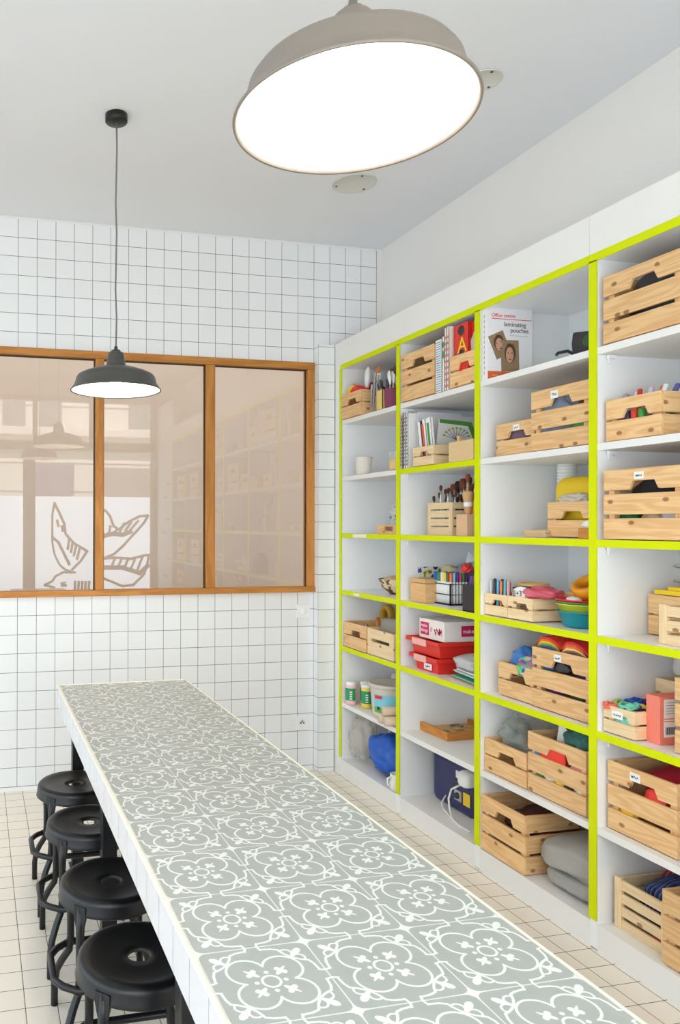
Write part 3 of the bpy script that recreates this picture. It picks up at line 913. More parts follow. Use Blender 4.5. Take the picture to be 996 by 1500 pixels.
for k, (dx, dy, L_) in enumerate(((0, 0, .12), (.03, -.055, .085))):
    o = thing('pastry_brush', ('tall' if k == 0 else 'short') + ' white bristle brush standing in the top shelf crate', 'brush', (2.06 + dx, -.33 + dy, Z0 + .11), 0, 'white brushes in the top crate', rot=(.1, .1 * k, 0))
    MB().lathe([(0, 0), (.010, 0), (.009, .05)], seg=12).build('handle', CRIM, o); MB().blob((0, 0, .05 + L_ / 2), (.034, .038, L_), 6 + k, .12, 4, crinkle=.1).build('bristles', WHITE, o)
o = thing('wooden_spoon', 'wooden spoon standing upright in the top shelf crate', 'spoon', (2.10, -.385, Z0 + .05), 0)
MB().tube([(0, 0, 0), (0, 0, .14)], .006, 8).build('handle', MATS['orange wood'], o); MB().blob((0, 0, .185), (.022, .045, .085), 2, .03).build('bowl', MATS['orange wood'], o)
mb0 = 0
for k in range(7):
    brush('thin grey stick brush in the bundle beside the toy crate', (1.998 + .012 * (k % 3), -.485 - .009 * k, Z0 + .002), (.04, .05 * (k % 3 - 1), 1), .15 + .02 * (k % 4), GREYM, GREYC, 'grey sticks beside the toy crate', .0065)
o = thing('pen_holder', 'yellow wooden pen holder with grey pens on the top shelf', 'holder', (2.03, -.577, Z0))
mb = MB()
for sx, sy, dx, dy in ((-1, 0, .004, .066), (1, 0, .004, .066), (0, -1, .066, .004), (0, 1, .066, .004)): mb.box((sx * .031, sy * .031, .052), (dx, dy, .10))
mb.box((0, 0, .003), (.062, .062, .004)); mb.build('holder_body', C('yellow stained wood', 226, 200, 120, .5), o)
for k in range(6):
    pen('pencil', 'grey pencil standing in the yellow holder on the top shelf', (2.015 + .014 * (k % 3), -.564 - .012 * (k // 2), Z0 + .006), (.08 * (k % 3 - 1), .12 - .05 * k, 1), .155, .0035, GREYM, DKGREY, 'grey pencils in the yellow holder', 'pencil')
o = thing('brush_pot', 'purple pot full of paint brushes at the end of the top shelf', 'pot', (2.045, -.640, Z0))
MB().lathe([(0, .002), (.047, .002), (.050, .10), (.046, .10), (.044, .006), (0, .006)], seg=8, smooth=False).build('pot_body', C('plum plastic', 128, 50, 82, .5), o)
for k in range(9):
    brush('white tipped brush with yellow handle standing in the purple pot', (2.03 + .012 * (k % 3), -.633 - .010 * (k // 3), Z0 + .008), (.07 * (k % 3 - 1), .10 * (k // 3 - 1), 1), .165 + .008 * (k % 4), YEL, WHITE, 'brushes in the purple pot', .006, .05)
for k in range(3):
    brush('broad dark bristle brush behind the white ones in the purple pot', (2.065, -.62 - .013 * k, Z0 + .008), (.05, .18 - .12 * k, 1), .225, DARKW, C('olive bristle', 84, 74, 48, .9), 'dark brushes in the purple pot', .011, .07)

o = thing('cup', 'crumpled off white clay cup alone on the second shelf', 'cup', (2.045, -.325, Z1))
MB().lathe([(0, .002), (.040, .002), (.043, .02), (.047, .093), (.049, .098), (.044, .098), (.040, .02), (0, .012)], seg=18).build('cup_body', C('rough clay', 226, 220, 208, .8, bump=.6, bscale=30), o)
MB().lathe([(.049, .091), (.051, .094), (.050, .1), (.046, .1)], seg=18).build('rim', MATS['rough clay'], o)
o = thing('glass_jar', 'glass jar of yellow powder on the second shelf by the upright', 'jar', (2.06, -.665, Z1))
MB().lathe([(0, .003), (.046, .003), (.05, .01), (.05, .095), (.047, .1)], seg=28).build('glass', CLEARG, o); MB().lathe([(0, .004), (.045, .004), (.047, .012), (.047, .06), (.03, .066), (0, .068)], seg=28).build('powder', C('yellow powder', 240, 196, 96, .9), o)

o = thing('wooden_tray', 'low wooden tray with an oval hand hole on the third shelf', 'tray', (2.14, -.575, Z2))
mb = MB(); t = .010
mb.prism([(-.12, 0), (.12, 0), (.12, .05), (-.12, .05)], (.08, 0, 0), (0, 1, 0), (0, 0, 1), (t, 0, 0))
for sy in (-1, 1): mb.box((0, sy * .115, .025), (.15, t, .05))
mb.box((0, 0, .004), (.15, .23, .006)); mb.build('tray_body', PINE, o)
f = MB(); ov = [(.045 * math.cos(2 * PI * k / 20) if abs(math.cos(2 * PI * k / 20)) < .5 else math.copysign(.045, math.cos(2 * PI * k / 20)) * .9, .03 + .011 * math.sin(2 * PI * k / 20)) for k in range(20)]
for y0, y1, z0, z1 in ((-.12, .12, 0, .018), (-.12, .12, .042, .05), (-.12, -.042, .018, .042), (.042, .12, .018, .042)):
    f.box((-.08, (y0 + y1) / 2, (z0 + z1) / 2), (t, y1 - y0, z1 - z0))
f.build('front_board', PINE, o)
for k, (y, mt, h) in enumerate(((-.505, TEAL, .06), (-.545, TEAL, .07))):
    jar(['teal capped jar in the low tray, on its left', 'teal capped jar in the low tray, nearer the upright'][k], (2.13 + .02 * (k == 2), y, Z2 + .008), .026, h + .03, CLEARG, mt, None, 'small_jar')
lump('plastic_bag', 'crinkled clear bag of white sprigs in the low tray', 'bag', (2.15, -.54, Z2 + .06), (.10, .12, .12), FROST, 8, .22, 3, crinkle=.25)
o = thing('bowl', 'bronze and cream patterned bowl on the fourth shelf', 'bowl', (2.16, -.475, Z3))
bm_ = base('bronze pattern', rgb(150, 116, 78), .35, vary=0)
nt = bm_.node_tree; vo = nt.nodes.new('ShaderNodeTexNoise'); vo.inputs['Scale'].default_value = 22; cr = nt.nodes.new('ShaderNodeValToRGB')
cr.color_ramp.elements[0].position = .48; cr.color_ramp.elements[0].color = rgb(96, 66, 40); cr.color_ramp.elements[1].position = .53; cr.color_ramp.elements[1].color = rgb(226, 204, 166)
tc = nt.nodes.new('ShaderNodeTexCoord'); nt.links.new(tc.outputs['Object'], vo.inputs['Vector']); nt.links.new(vo.outputs[0], cr.inputs[0]); nt.links.new(cr.outputs[0], nt.nodes['Principled BSDF'].inputs['Base Color'])
MB().lathe([(0, .003), (.035, .003), (.038, .008), (.075, .04), (.095, .085), (.092, .086), (.07, .042), (.03, .012), (0, .010)], seg=36).build('bowl_body', bm_, o)
MB().blob((0, 0, .07), (.15, .15, .06), 4, .18, 3).build('dried_pods', STRAW, o)

crate('small pine crate of metal bits, on the fifth shelf beside the pillar', 2.006, -.163, Z4, .258, .30, .150, 2, group=SM, slit=False)
crate('pale crate with one long slit, to the right of the metal bits crate', 2.012, -.428, Z4, .268, .30, .146, 2, PINEP, group=SM, slit=True)
for k in range(3):
    tag(MB().lathe([(0, 0), (.016, 0), (.016, .035), (.012, .04), (0, .04)], c=(0, 0, 0), seg=14).build('small_tin', STEEL, None, 0, (2.06 + .035 * (k % 2), -.23 - .03 * k, Z4 + .10)), 'little metal tin in the fifth shelf crate beside the pillar', 'tin', 'small tins in the crate')
tag(MB().box((0, 0, .05), (.012, .03, .10)).box((0, 0, .105), (.02, .012, .02)).build('wood_stick', DARKW, None, 0, (2.10, -.385, Z4 + .08)), 'dark wooden stick poking out of the metal bits crate', 'stick')
lump('clay_block', 'rough grey clay block standing in the pale slit crate', 'clay', (2.12, -.56, Z4 + .06), (.13, .20, .15), C('grey clay', 150, 144, 134, .95, bump=.5, bscale=20), 3, .05, 2, e=.45)
o = tag(MB().lathe([(.055, -.02), (.06, -.015), (.06, .015), (.055, .02), (.035, .02), (.035, -.02), (.055, -.02)], seg=30, M=Matrix.Rotation(PI / 2, 3, 'Y')).build('tape_roll', C('olive yellow tape', 196, 152, 40, .5), None, 0, (2.22, -.285, Z4 + .195)), 'olive yellow tape roll standing at the back of the metal bits crate', 'tape')

LABG = C('green jar print', 40, 150, 96, .5)
for lb, x, y, mt in (('pink powder jar at the pillar end of the sixth shelf', 2.035, -.198, C('pink powder', 240, 196, 204, .6)), ('peach powder jar behind the pink one', 2.115, -.225, C('peach powder', 226, 186, 150, .6)),
                     ('yellow powder jar next to the clear bucket', 2.085, -.292, C('bright yellow powder', 244, 212, 88, .6))):
    jar(lb, (x, y, Z5), .032, .132, mt, WHITE, LABG, 'powder_jar', 'powder jars on the sixth shelf')
o = thing('bucket', 'cloudy white lidded bucket with a blue picture label', 'bucket', (2.125, -.475, Z5))
MB().lathe([(0, .002), (.092, .002), (.095, .008), (.108, .160), (.112, .163), (.112, .172)], seg=44).build('bucket_body', C('cloudy bucket plastic', 226, 220, 208, .4), o)
MB().lathe([(.113, .158), (.117, .161), (.117, .178), (.110, .181), (.106, .176), (.0, .174)], seg=44).build('lid', C('bucket lid', 206, 198, 184, .4), o)
mb = MB(); seg = 20


def wrap(mb, r0, r1, z0, z1, a0, a1, seg=18, e=.001):
    n = len(mb.v)
    for k in range(seg + 1):
        t_ = a0 + (a1 - a0) * k / seg
        mb.v.append(((r0 + e) * math.cos(t_), (r0 + e) * math.sin(t_), z0)); mb.v.append(((r1 + e) * math.cos(t_), (r1 + e) * math.sin(t_), z1))
    for k in range(seg): mb.face([n + 2 * k, n + 2 * k + 2, n + 2 * k + 3, n + 2 * k + 1], None, 0, True)
    return mb


rr = lambda z: .095 + (.108 - .095) * (z - .008) / .152
L_ = wrap(MB(), rr(.025), rr(.125), .025, .125, PI * 1.02, PI * 1.72).build('picture_label', C('sky blue print', 130, 206, 224, .5), o)
wrap(MB(), rr(.025), rr(.055), .025, .055, PI * 1.02, PI * 1.72, e=.0016).build('meadow_print', C('meadow print', 110, 176, 60, .5), L_)
mb = MB()
for k, (an, z) in enumerate(((1.12, .05), (1.3, .055), (1.5, .05), (1.62, .085), (1.56, .09))):
    mb.box(((rr(z) + .002) * math.cos(PI * an), (rr(z) + .002) * math.sin(PI * an), z), (.001, .016, .018), rz=PI * an)
mb.build('animal_print', INK, L_)
mb = MB(); mb.box(((rr(.11) + .002) * math.cos(PI * 1.13), (rr(.11) + .002) * math.sin(PI * 1.13), .112), (.001, .045, .018), rz=PI * 1.13); mb.build('red_badge', RED, L_)
ROLL = C('cream clay', 216, 194, 170, .8)
for k, (x, y, z) in enumerate(((2.03, -.635, .0), (2.03, -.69, .0), (2.035, -.665, .046))):
    tag(MB().lathe([(0, -.06), (.022, -.06), (.025, -.055), (.025, .055), (.022, .06), (0, .06)], c=(0, 0, .025), seg=20, M=Matrix.Rotation(PI / 2, 3, 'Y') @ Matrix.Rotation(.2, 3, 'X')).build('clay_roll', ROLL, None, 0, (x, y, Z5 + z)),
        ['cream roll lying in front of the bucket, lower left of three', 'cream roll in front of the bucket, against the shelf upright', 'cream roll lying on top of the two others'][k], 'roll', 'cream rolls in front of the bucket')
o = thing('wooden_box', 'low wooden box behind the bucket holding white tubs', 'box', (2.33, -.37, Z5))
MB().box((0, 0, .06), (.12, .34, .12)).box((0, 0, .125), (.13, .35, .012)).build('box_body', DARKW, o)
for k in range(1):
    tag(MB().lathe([(0, 0), (.018, 0), (.018, .03), (.014, .032), (.014, .044), (0, .044)], seg=16).build('white_tub', WHITE, None, 0, (2.295, -.235 - .07 * k, Z5 + .132)), 'small white tub standing on the wooden box behind the bucket', 'tub', 'white tubs behind the bucket')

lump('plastic_bag', 'big crumpled clear plastic bag on the bottom shelf beside the pillar', 'bag', (2.105, -.228, Z6), (.16, .145, .27), see_through('milky bag', rgb(232, 224, 210), .36, .25), 5, .16, 2.5, .12, .22)
lump('plastic_bag', 'shiny bright blue plastic sack slumped on the bottom shelf', 'sack', (2.15, -.475, Z6), (.25, .34, .225), BLUEBAG, 2, .13, 1.8, .10, .10)
tag(MB().lathe([(0, 0), (.028, 0), (.028, .27), (0, .27)], seg=20).build('cardboard_tube', C('cream tube', 214, 202, 184, .7), None, 0, (2.24, -.315, Z6)), 'cream cardboard tube standing behind the blue sack', 'tube')
o = thing('jug', 'small white jug on the bottom shelf at the taped upright', 'jug', (2.04, -.685, Z6))
MB().lathe([(0, .001), (.035, .001), (.04, .03), (.034, .06), (.036, .085), (.032, .085), (.03, .06), (.0, .02)], seg=26).build('jug_body', WHITE, o); MB().tube([(-.03, .0, .075), (-.055, 0, .065), (-.055, 0, .035), (-.036, 0, .025)], .005, 8).build('handle', WHITE, o)

# ================================================================== second column
crate('large pine crate with brown papers on it, top shelf of the second column', 1.996, -.792, Z0, .282, .43, .238, 3, group=BG)
for k in range(3):
    n0 = Vector((1, 0, .26 - .05 * k)); 
    tag(MB().prism([(0, 0), (.15, .0), (.13, .17), (.05, .20), (.02, .12)], (0, 0, 0), (0, -1, .04 * k), n0, (0, 0, .0012)).build('paper_sheet', CARD if k % 2 else C('kraft paper', 196, 176, 152, .9), None, 0, (2.02 + .01 * k, -.80 - .035 * k, Z0 + .239 + .004 * k)),
        ['loose brown sheet sloping out of the large crate, left one', 'loose brown sheet sloping out of the large crate, middle one', 'loose brown sheet sloping out of the large crate, right one'][k], 'paper', 'brown sheets on the large crate')
o = book('file_box', 'magazine file striped in blue and pink beside the large crate', 2.000, -1.078, Z0, .25, .050, .247, WHITE, pages=False)
mb1, mb2 = MB(), MB()
for k in range(22): (mb1 if k % 3 else mb2).box((-.0008, -.026 + .002 * (k % 2), .008 + k * .0108), (.0012, .036, .004), M=None)
mb1.build('blue_stripes', C('aqua print', 90, 190, 210, .6), o); mb2.build('pink_stripes', C('pink print', 214, 86, 110, .6), o)
for k, (T, H, mt, lb) in enumerate(((.020, .255, C('leaf white', 232, 238, 228, .7), 'white book with a green leaf on its spine'), (.018, .290, C('blush spine', 236, 214, 206, .7), 'tall blush pink book in the top row'), (.019, .292, C('dotted spine', 242, 224, 214, .7), 'tall cream book next to the small toy crate'))):
    o = book('book', lb, 2.000, -1.131 - .0175 * k, Z0, .21, min(T, .0165), H, mt, 'books on the top shelf of the second column')
    if k == 0: MB().blob((-.001, -.010, .17), (.0016, .012, .04), 2, .05).blob((-.001, -.010, .215), (.0016, .013, .03), 3, .05).build('leaf_print', GREEN, o)
    else:
        m_ = MB()
        for q in range(9): m_.box((-.0008, -.009, .02 + q * .028), (.0012, .007, .012))
        m_.build('spine_print', C('rose print', 214, 120, 110, .7), o)
crate('small pine crate holding a red book, top shelf of the second column', 2.002, -1.185, Z0, .177, .31, .146, 2, group=SM)
o = book('picture_book', 'red book with a yellow letter A standing in the small crate', 2.0145, -1.199, Z0 + .02, .010, .105, .265, RED, pages=True)
text('letter', 'A', .10, (-.002, -.028, .135), FACE_NX, YEL, o, ext=.0006)
for y_, z_, r_ in ((-.052, .235, .022), (-.052, .125, .024)): MB().lathe([(0, 0), (r_, 0), (r_, .0016), (0, .0016)], c=(-.0018, y_, z_), seg=20, M=Matrix.Rotation(PI / 2, 3, 'Y')).build('black_spot', INK, o)
o = book('folder', 'red folder behind the book with the letter A', 2.028, -1.200, Z0 + .02, .012, .145, .262, RED)
lump('plastic_bag', 'grey plastic bag bulging from the small crate with the red book', 'bag', (2.028, -1.330, Z0 + .11), (.024, .05, .12), FROST, 6, .12, 2, crinkle=.1)

for k, (T, H, mt, lb) in enumerate(((.012, .275, C('pale magazine', 226, 222, 220, .6), 'pale magazine against the second column upright'), (.010, .285, C('grey magazine', 196, 186, 184, .6), 'grey magazine second from the upright'), (.012, .280, C('white magazine', 240, 238, 236, .6), 'white magazine third from the upright'), (.016, .278, C('black marked pad', 236, 234, 230, .6), 'spiral pad with a ragged black edge'))):
    o = book('magazine', lb, 2.003, -.776 - .0165 * k, Z1, .21, T, H, mt, 'magazines on the second shelf', cat='magazine')
    m_ = MB(); rnd = random.Random(k)
    for q in range(14): m_.box((-.0008, -T / 2 + rnd.uniform(-.002, .002), .02 + q * .018), (.0012, T * (.4 if k < 3 else .3), .004 + .007 * rnd.random()))
    m_.build('spine_print', [C('brick print', 160, 84, 70, .7), INK, C('grey print', 130, 130, 134, .7), INK][k], o)
crate('little pale crate of cards on the second shelf of the second column', 1.998, -.895, Z1, .165, .23, .095, 2, PINEP, group=SM)
for k, (y, st, lb) in enumerate(((-.915, None, 'plain white card booklet leaning left in the little crate'), (-.940, 'red stripe', 'white booklet with a red stripe in the little crate'), (-.985, 'green stripe', 'white booklet with a green stripe in the little crate'))):
    o = book('booklet', lb, 2.03, y, Z1 + .012, .012, .042, .215 + .005 * k, WHITE, 'booklets in the little crate', tilt=-.16)
    if st: MB().box((-.0009, -.018, .10), (.0012, .016, .20)).build('stripe', C(st, *((222, 92, 74) if st[0] == 'r' else (84, 150, 62)), .6), o)
o = thing('drawing_board', 'white board with a drawn flower head and a green corner', 'board', (2.085, -.955, Z1 + .10), 0, rot=(.0, .0, 0))
MB().prism([(0, -.02), (.02, .135), (.20, .125), (.26, -.02)], (0, 0, 0), (1, 0, 0), (0, 0, 1), (0, .004, 0)).build('board', WHITE, o)
MB().prism([(.02, .135), (.20, .125), (.26, -.02), (.235, -.02), (.18, .105), (.022, .117)], (0, -.001, 0), (1, 0, 0), (0, 0, 1), (0, .0012, 0)).build('green_border', C('board green', 84, 150, 50, .6), o)
m_ = MB(); hub = Vector((.115, -.002, .035)); m_.tube([(.115, -.002, -.02), hub], .0012, 5)
m2 = MB()
for k in range(9):
    an = PI * (.12 + .095 * k); p_ = hub + Vector((math.cos(an) * .075, 0, math.sin(an) * .058)); m_.tube([hub, p_], .0009, 5); m2.blob(p_, (.014, .002, .010), k, .2)
m_.build('stem_drawing', INK, o); m2.build('bloom_drawing', C('olive bloom', 176, 176, 84, .7), o)
for k, (x0, x1, h, y) in enumerate(((2.05, 2.30, .285, -.855), (2.12, 2.42, .262, -.885))):
    tag(MB().box(((x1 - x0) / 2, 0, h / 2), (x1 - x0, .004, h)).build('card_sheet', C('pale card', 226, 224, 228, .7), None, 0, (x0, y, Z1)), ['pale sheet standing tall behind the booklets', 'wide pale sheet behind the flower drawing'][k], 'sheet')
o = thing('wooden_box', 'pale chipboard box on the second shelf beside the little card crate', 'box', (2.075, -1.268, Z1))
CHIP = C('chipboard', 224, 192, 142, .8, vary=.14, vscale=160)
mb = MB(); mb.box((0, .082, .046), (.15, .008, .090)).box((0, -.082, .046), (.15, .008, .090)).box((-.071, 0, .046), (.008, .156, .090)).box((.071, 0, .046), (.008, .156, .090)).box((0, 0, .005), (.14, .16, .006)); mb.build('box_body', CHIP, o)
tag(MB().box((0, 0, .055), (.012, .018, .11)).build('wood_stick', PINE, None, 0, (2.03, -1.215, Z1 + .010)), 'short pine stick standing in the chipboard box', 'stick')

o = thing('utensil_holder', 'slotted wooden holder packed with small dark brushes', 'holder', (2.18, -.958, Z2), .0)
mb = MB(); Wd, Dd, Hd = .200, .15, .160
for nm, sx in (('front', -1), ('back', 1)):
    mb.box((sx * (Dd / 2 - .004), -Wd / 2 + .014, Hd / 2), (.008, .028, Hd)).box((sx * (Dd / 2 - .004), Wd / 2 - .014, Hd / 2), (.008, .028, Hd))
    for z0, z1 in ((0, .040), (.047, .080), (.087, .121), (.128, .160)): mb.box((sx * (Dd / 2 - .004), 0, (z0 + z1) / 2), (.008, Wd - .056, z1 - z0))
for sy in (-1, 1):
    for z0, z1 in ((0, .040), (.047, .080), (.087, .121), (.128, .160)): mb.box((0, sy * (Wd / 2 - .004), (z0 + z1) / 2), (Dd - .016, .008, z1 - z0))
mb.box((0, 0, .003), (Dd - .016, Wd - .016, .006)); mb.build('holder_body', PINEP, o)
for k in range(10):
    brush('fine dark brush standing in the slotted wooden holder', (2.13 + .02 * (k % 3), -.885 - .015 * k, Z2 + .01), (.06, .16 - .025 * k, 1), .19 + .017 * ((k * 5) % 4), [WHITE, NAVY, DKGREY][k % 3], BROWN, 'fine brushes in the slotted holder', .006, .03)
for k in range(7):
    brush('broad red brown brush fanning out behind the slotted holder', (2.21, -.90 - .016 * k, Z2 + .01), (.10, .05 - .08 * k, 1), .25 + .012 * (k % 4), DKGREY if k % 2 else BROWN, C('rust bristle', 140, 62, 34, .8) if k % 2 == 0 else C('black bristle', 44, 36, 34, .8), 'broad brushes behind the slotted holder', .013, .06, tw=1.5)
o = thing('brush_block', 'solid pale wooden brush block standing at the shelf edge', 'block', (2.095, -1.193, Z2))
MB().box((0, 0, .050), (.075, .078, .100)).build('block', C('smooth pale wood', 222, 184, 142, .5, vary=.05), o, .003)
o = thing('shaving_brush', 'fat tan brush with a white collar standing in the wooden block', 'brush', (2.085, -1.205, Z2 + .098), 0, rot=(-.03, 0, 0)); o.scale = (.85, .85, .78)
MB().lathe([(.012, 0), (.020, .045), (.021, .05)], seg=20).build('handle', C('pale brown handle', 206, 150, 110, .5), o); MB().lathe([(.020, .046), (.022, .05), (.023, .072), (.021, .074)], seg=20).build('collar', WHITE, o)
MB().lathe([(.021, .072), (.028, .11), (.029, .128), (.020, .138), (0, .140)], seg=24).build('bristles', TAN, o)
for k, (dy, L_, d) in enumerate(((.03, .16, (.02, .09, 1)), (.018, .19, (.05, .03, 1)), (-.012, .16, (.1, -.10, 1)), (-.024, .15, (.1, -.16, 1)), (-.03, .13, (-.05, -.25, 1)))):
    brush(['flat wooden brush at the left of the wooden block', 'long wooden brush behind the fat tan brush', 'slim wooden brush right of the fat tan brush', 'wooden brush leaning right in the block', 'yellow stick leaning far right in the block'][k], (2.10, -1.193 + dy, Z2 + .098), d, L_, C('varnished handle', 206, 150, 80, .4) if k < 4 else YEL, [BROWN, C('rust bristle', 140, 62, 34, .8), BROWN, TAN, WHITE][k], 'brushes in the wooden block', .009, .04)

o = thing('wooden_box', 'square pine box with lid on the fourth shelf, left of the pens', 'box', (2.105, -.878, Z3), .0)
MB().box((0, .008, .048), (.13, .132, .094)).build('box_body', PLY, o, .002); MB().box((0, .008, .107), (.132, .134, .020)).build('lid', PLY, o, .002)
o = thing('wire_rack', 'black wire pen rack full of felt pens', 'rack', (2.145, -.982, Z3))
rw, rd, rh = .152, .10, .105
for z in (.004, .05, .1): MB().tube([(-rd / 2, -rw / 2, z), (rd / 2, -rw / 2, z), (rd / 2, rw / 2, z), (-rd / 2, rw / 2, z)], .0026, 6, closed=True).build('wire_hoop', BLACK, o)
for sx in (-1, 1):
    for sy in (-1, 1): MB().box((sx * rd / 2, sy * rw / 2, rh / 2), (.006, .006, rh)).build('corner_post', BLACK, o)
MB().box((0, 0, .004), (rd, rw, .002)).build('base', BLACK, o)
PC = [('blue', (20, 90, 190)), ('royal blue', (30, 70, 160)), ('green', (30, 140, 80)), ('teal', (20, 130, 120)), ('cream', (240, 220, 180)), ('sand', (236, 206, 150)), ('yellow', (246, 196, 40)), ('dark green', (30, 110, 60)), ('brown', (120, 40, 24)), ('orange', (236, 120, 30))]
for k, (nm, cc_) in enumerate(PC):
    pen('felt_pen', nm + ' capped felt pen in the front row of the black wire rack', (2.107, -.918 - .0142 * k, Z3 + .006), (0, 0, 1), .150, .0062, WHITE, C('pen ' + nm, *cc_, .4), 'felt pens in the wire rack', 'pen')
for k, (nm, cc_) in enumerate((('sky blue', (120, 200, 240)), ('violet', (110, 60, 150)), ('pink', (226, 70, 120)), ('leaf green', (60, 150, 50)), ('purple', (120, 30, 110)))):
    pen('felt_pen', nm + ' capped felt pen at the near end of the black wire rack', (2.122 + .0165 * k, -1.049, Z3 + .006), (0, 0, 1), .150, .0062, WHITE, C('pen ' + nm, *cc_, .4), 'felt pens in the wire rack', 'pen')
for k in (2, 4, 5, 6, 7, 11):
    pen('felt_pen', 'felt pen peeking out behind the front row of the wire rack', (2.124 + .017 * (k % 4), -.930 - .034 * (k // 4), Z3 + .006), (0, 0, 1), .150, .0062, WHITE, C('pen mixed', 60, 90, 120, .4), 'back row felt pens in the wire rack', 'pen')
o = thing('pencil_case', 'dark box with purple flaps at the shelf edge beside the pens', 'case', (2.07, -1.298, Z3))
mb = MB(); mb.box((0, .042, .06), (.10, .004, .12)).box((0, -.042, .06), (.10, .004, .12)).box((-.048, 0, .06), (.004, .08, .12)).box((.048, 0, .06), (.004, .08, .12)).box((0, 0, .003), (.1, .08, .004)); mb.build('box_body', C('dark brown box', 46, 36, 44, .5), o)
for k, (y, mt, lb) in enumerate(((-1.250, C('violet print', 96, 66, 160, .5), 'violet edged pad leaning out of the dark box'), (-1.276, C('cocoa print', 104, 72, 58, .5), 'brown pad leaning out of the dark box'))):
    o = book('notepad', lb, 2.04, y, Z3 + .060, .075, .020, .105, mt, 'pads in the dark box', tilt=.30 if k == 0 else .22, cat='pad')
o = tag(MB().box((.15, 0, .085), (.30, .006, .17)).build('patterned_cloth', bpy.data.materials.new('blue print cloth'), None, 0, (2.10, -.785, Z3)), 'blue and yellow patterned cloth panel leaning behind the pine box', 'cloth')
FB = bpy.data.materials['blue print cloth']; FB.use_nodes = True; nt = FB.node_tree
no = nt.nodes.new('ShaderNodeTexNoise'); no.inputs['Scale'].default_value = 18; cr = nt.nodes.new('ShaderNodeValToRGB'); cr.color_ramp.interpolation = 'CONSTANT'
cr.color_ramp.elements[0].position = 0; cr.color_ramp.elements[0].color = rgb(34, 52, 110)
for ps, cl in ((.47, (60, 84, 150)), (.50, (226, 224, 214)), (.60, (190, 176, 60)), (.66, (60, 110, 70))):
    e_ = cr.color_ramp.elements.new(ps); e_.color = rgb(*cl)
tc = nt.nodes.new('ShaderNodeTexCoord'); nt.links.new(tc.outputs['Object'], no.inputs['Vector']); nt.links.new(no.outputs[0], cr.inputs[0]); nt.links.new(cr.outputs[0], nt.nodes['Principled BSDF'].inputs['Base Color'])
lump('paper_bundle', 'beige paper bundle behind the felt pens', 'paper', (2.245, -.845, Z3), (.08, .11, .185), C('beige paper', 196, 184, 150, .8), 3, .1, 1.5, e=.7)
lump('cloth_roll', 'grey cloth bundle behind the felt pens', 'cloth', (2.25, -.955, Z3), (.08, .10, .195), C('slate cloth', 130, 142, 160, .9), 7, .12, 1.5, e=.8)
lump('cloth_roll', 'dark navy cloth heap at the back, behind the dark box', 'cloth', (2.215, -1.155, Z3), (.10, .15, .195), C('navy cloth', 46, 52, 84, .9), 8, .14, 2)
o = tag(MB().prism([(0, 0), (.05, .012), (.012, .055)], (0, 0, 0), (1, -.3, 0), (0, 0, 1), (0, .002, 0)).build('paper_pennant', PAPER, None, 0, (2.16, -1.085, Z3 + .205)), 'white paper corner sticking up behind the pens', 'paper')
lump('paper_flower', 'red cloth flower above the dark navy heap', 'flower', (2.155, -1.10, Z3 + .155), (.05, .06, .045), RED, 4, .2, 3)

# red bins, printed carton, paper stack
def bin_(label, x, y, z, D, W, H):
    o = thing('plastic_bin', label, 'bin', (x + D / 2, y - W / 2, z), 0, 'red plastic bins')
    hw, hd = W / 2, D / 2; i_ = .022; t_ = .003
    mb = MB(); n = 0
    ring = lambda dx, dy, z_: [(-dx, -dy, z_), (dx, -dy, z_), (dx, dy, z_), (-dx, dy, z_)]
    L_ = [ring(hd - i_ - .006, hw - i_ - .006, .0), ring(hd - i_, hw - i_, H * .72), ring(hd - .004, hw - .004, H * .74), ring(hd, hw, H * .76), ring(hd, hw, H), ring(hd - .005, hw - .005, H), ring(hd - i_ - t_, hw - i_ - t_, H * .75), ring(hd - i_ - .009, hw - i_ - .009, .004)]
    for r_ in L_: mb.v += r_
    for k in range(len(L_) - 1):
        for q in range(4): mb.face([4 * k + q, 4 * k + (q + 1) % 4, 4 * k + 4 + (q + 1) % 4, 4 * k + 4 + q])
    mb.face([3, 2, 1, 0]); m0 = 4 * (len(L_) - 1); mb.face([m0, m0 + 1, m0 + 2, m0 + 3])
    mb.build('bin_body', RED, o, .002)
    MB().box((-hd + .001, .02, H * .80), (.010, W * .42, H * .42)).build('clip', C('pale pink plastic', 240, 176, 166, .4), o, .003)
    return o


b1_ = bin_('lower red plastic bin with a white label, under the other bin', 2.022, -.822, Z4, .34, .235, .078)
b2_ = bin_('upper red plastic bin, carrying the printed white carton', 2.018, -.800, Z4 + .0785, .36, .275, .080)
p_ = MB().box((-.149, -.015, .026), (.002, .062, .030), rz=0).build('paper_label', PAPER, b1_)
squiggle(5, .04, .012, 3, (-.1508, -.015, .026), (0, -1, 0), (0, 0, 1)).build('handwriting', INK, p_)
o = thing('carton', 'white printed carton lying on the red bins', 'carton', (2.185, -.962, Z4 + .1592))
MB().box((0, 0, .048), (.255, .205, .096)).build('carton_body', C('white carton', 238, 232, 226, .6), o, .002)
MB().box((-.1282, .055, .048), (.0012, .068, .062)).build('magenta_panel', MAGENTA, o); MB().box((.04, -.1032, .050), (.150, .0012, .052)).build('magenta_panel', MAGENTA, o)
text('lettering', 'make\nthings', .024, (-.1294, .084, .055), FACE_NX, PAPER, o); text('lettering', 'make media', .028, (-.028, -.1044, .041), FACE_NY, PAPER, o)
squiggle(6, .062, .04, 12, (-.1288, -.055, .045), (0, -1, 0), (0, 0, 1), .0016).build('drawing_print', MAGENTA, o)
squiggle(2, .02, .035, 14, (-.1288, .0, .047), (0, -1, 0), (0, 0, 1), .0009).build('drawing_print', C('rose print', 214, 120, 110, .7), o)
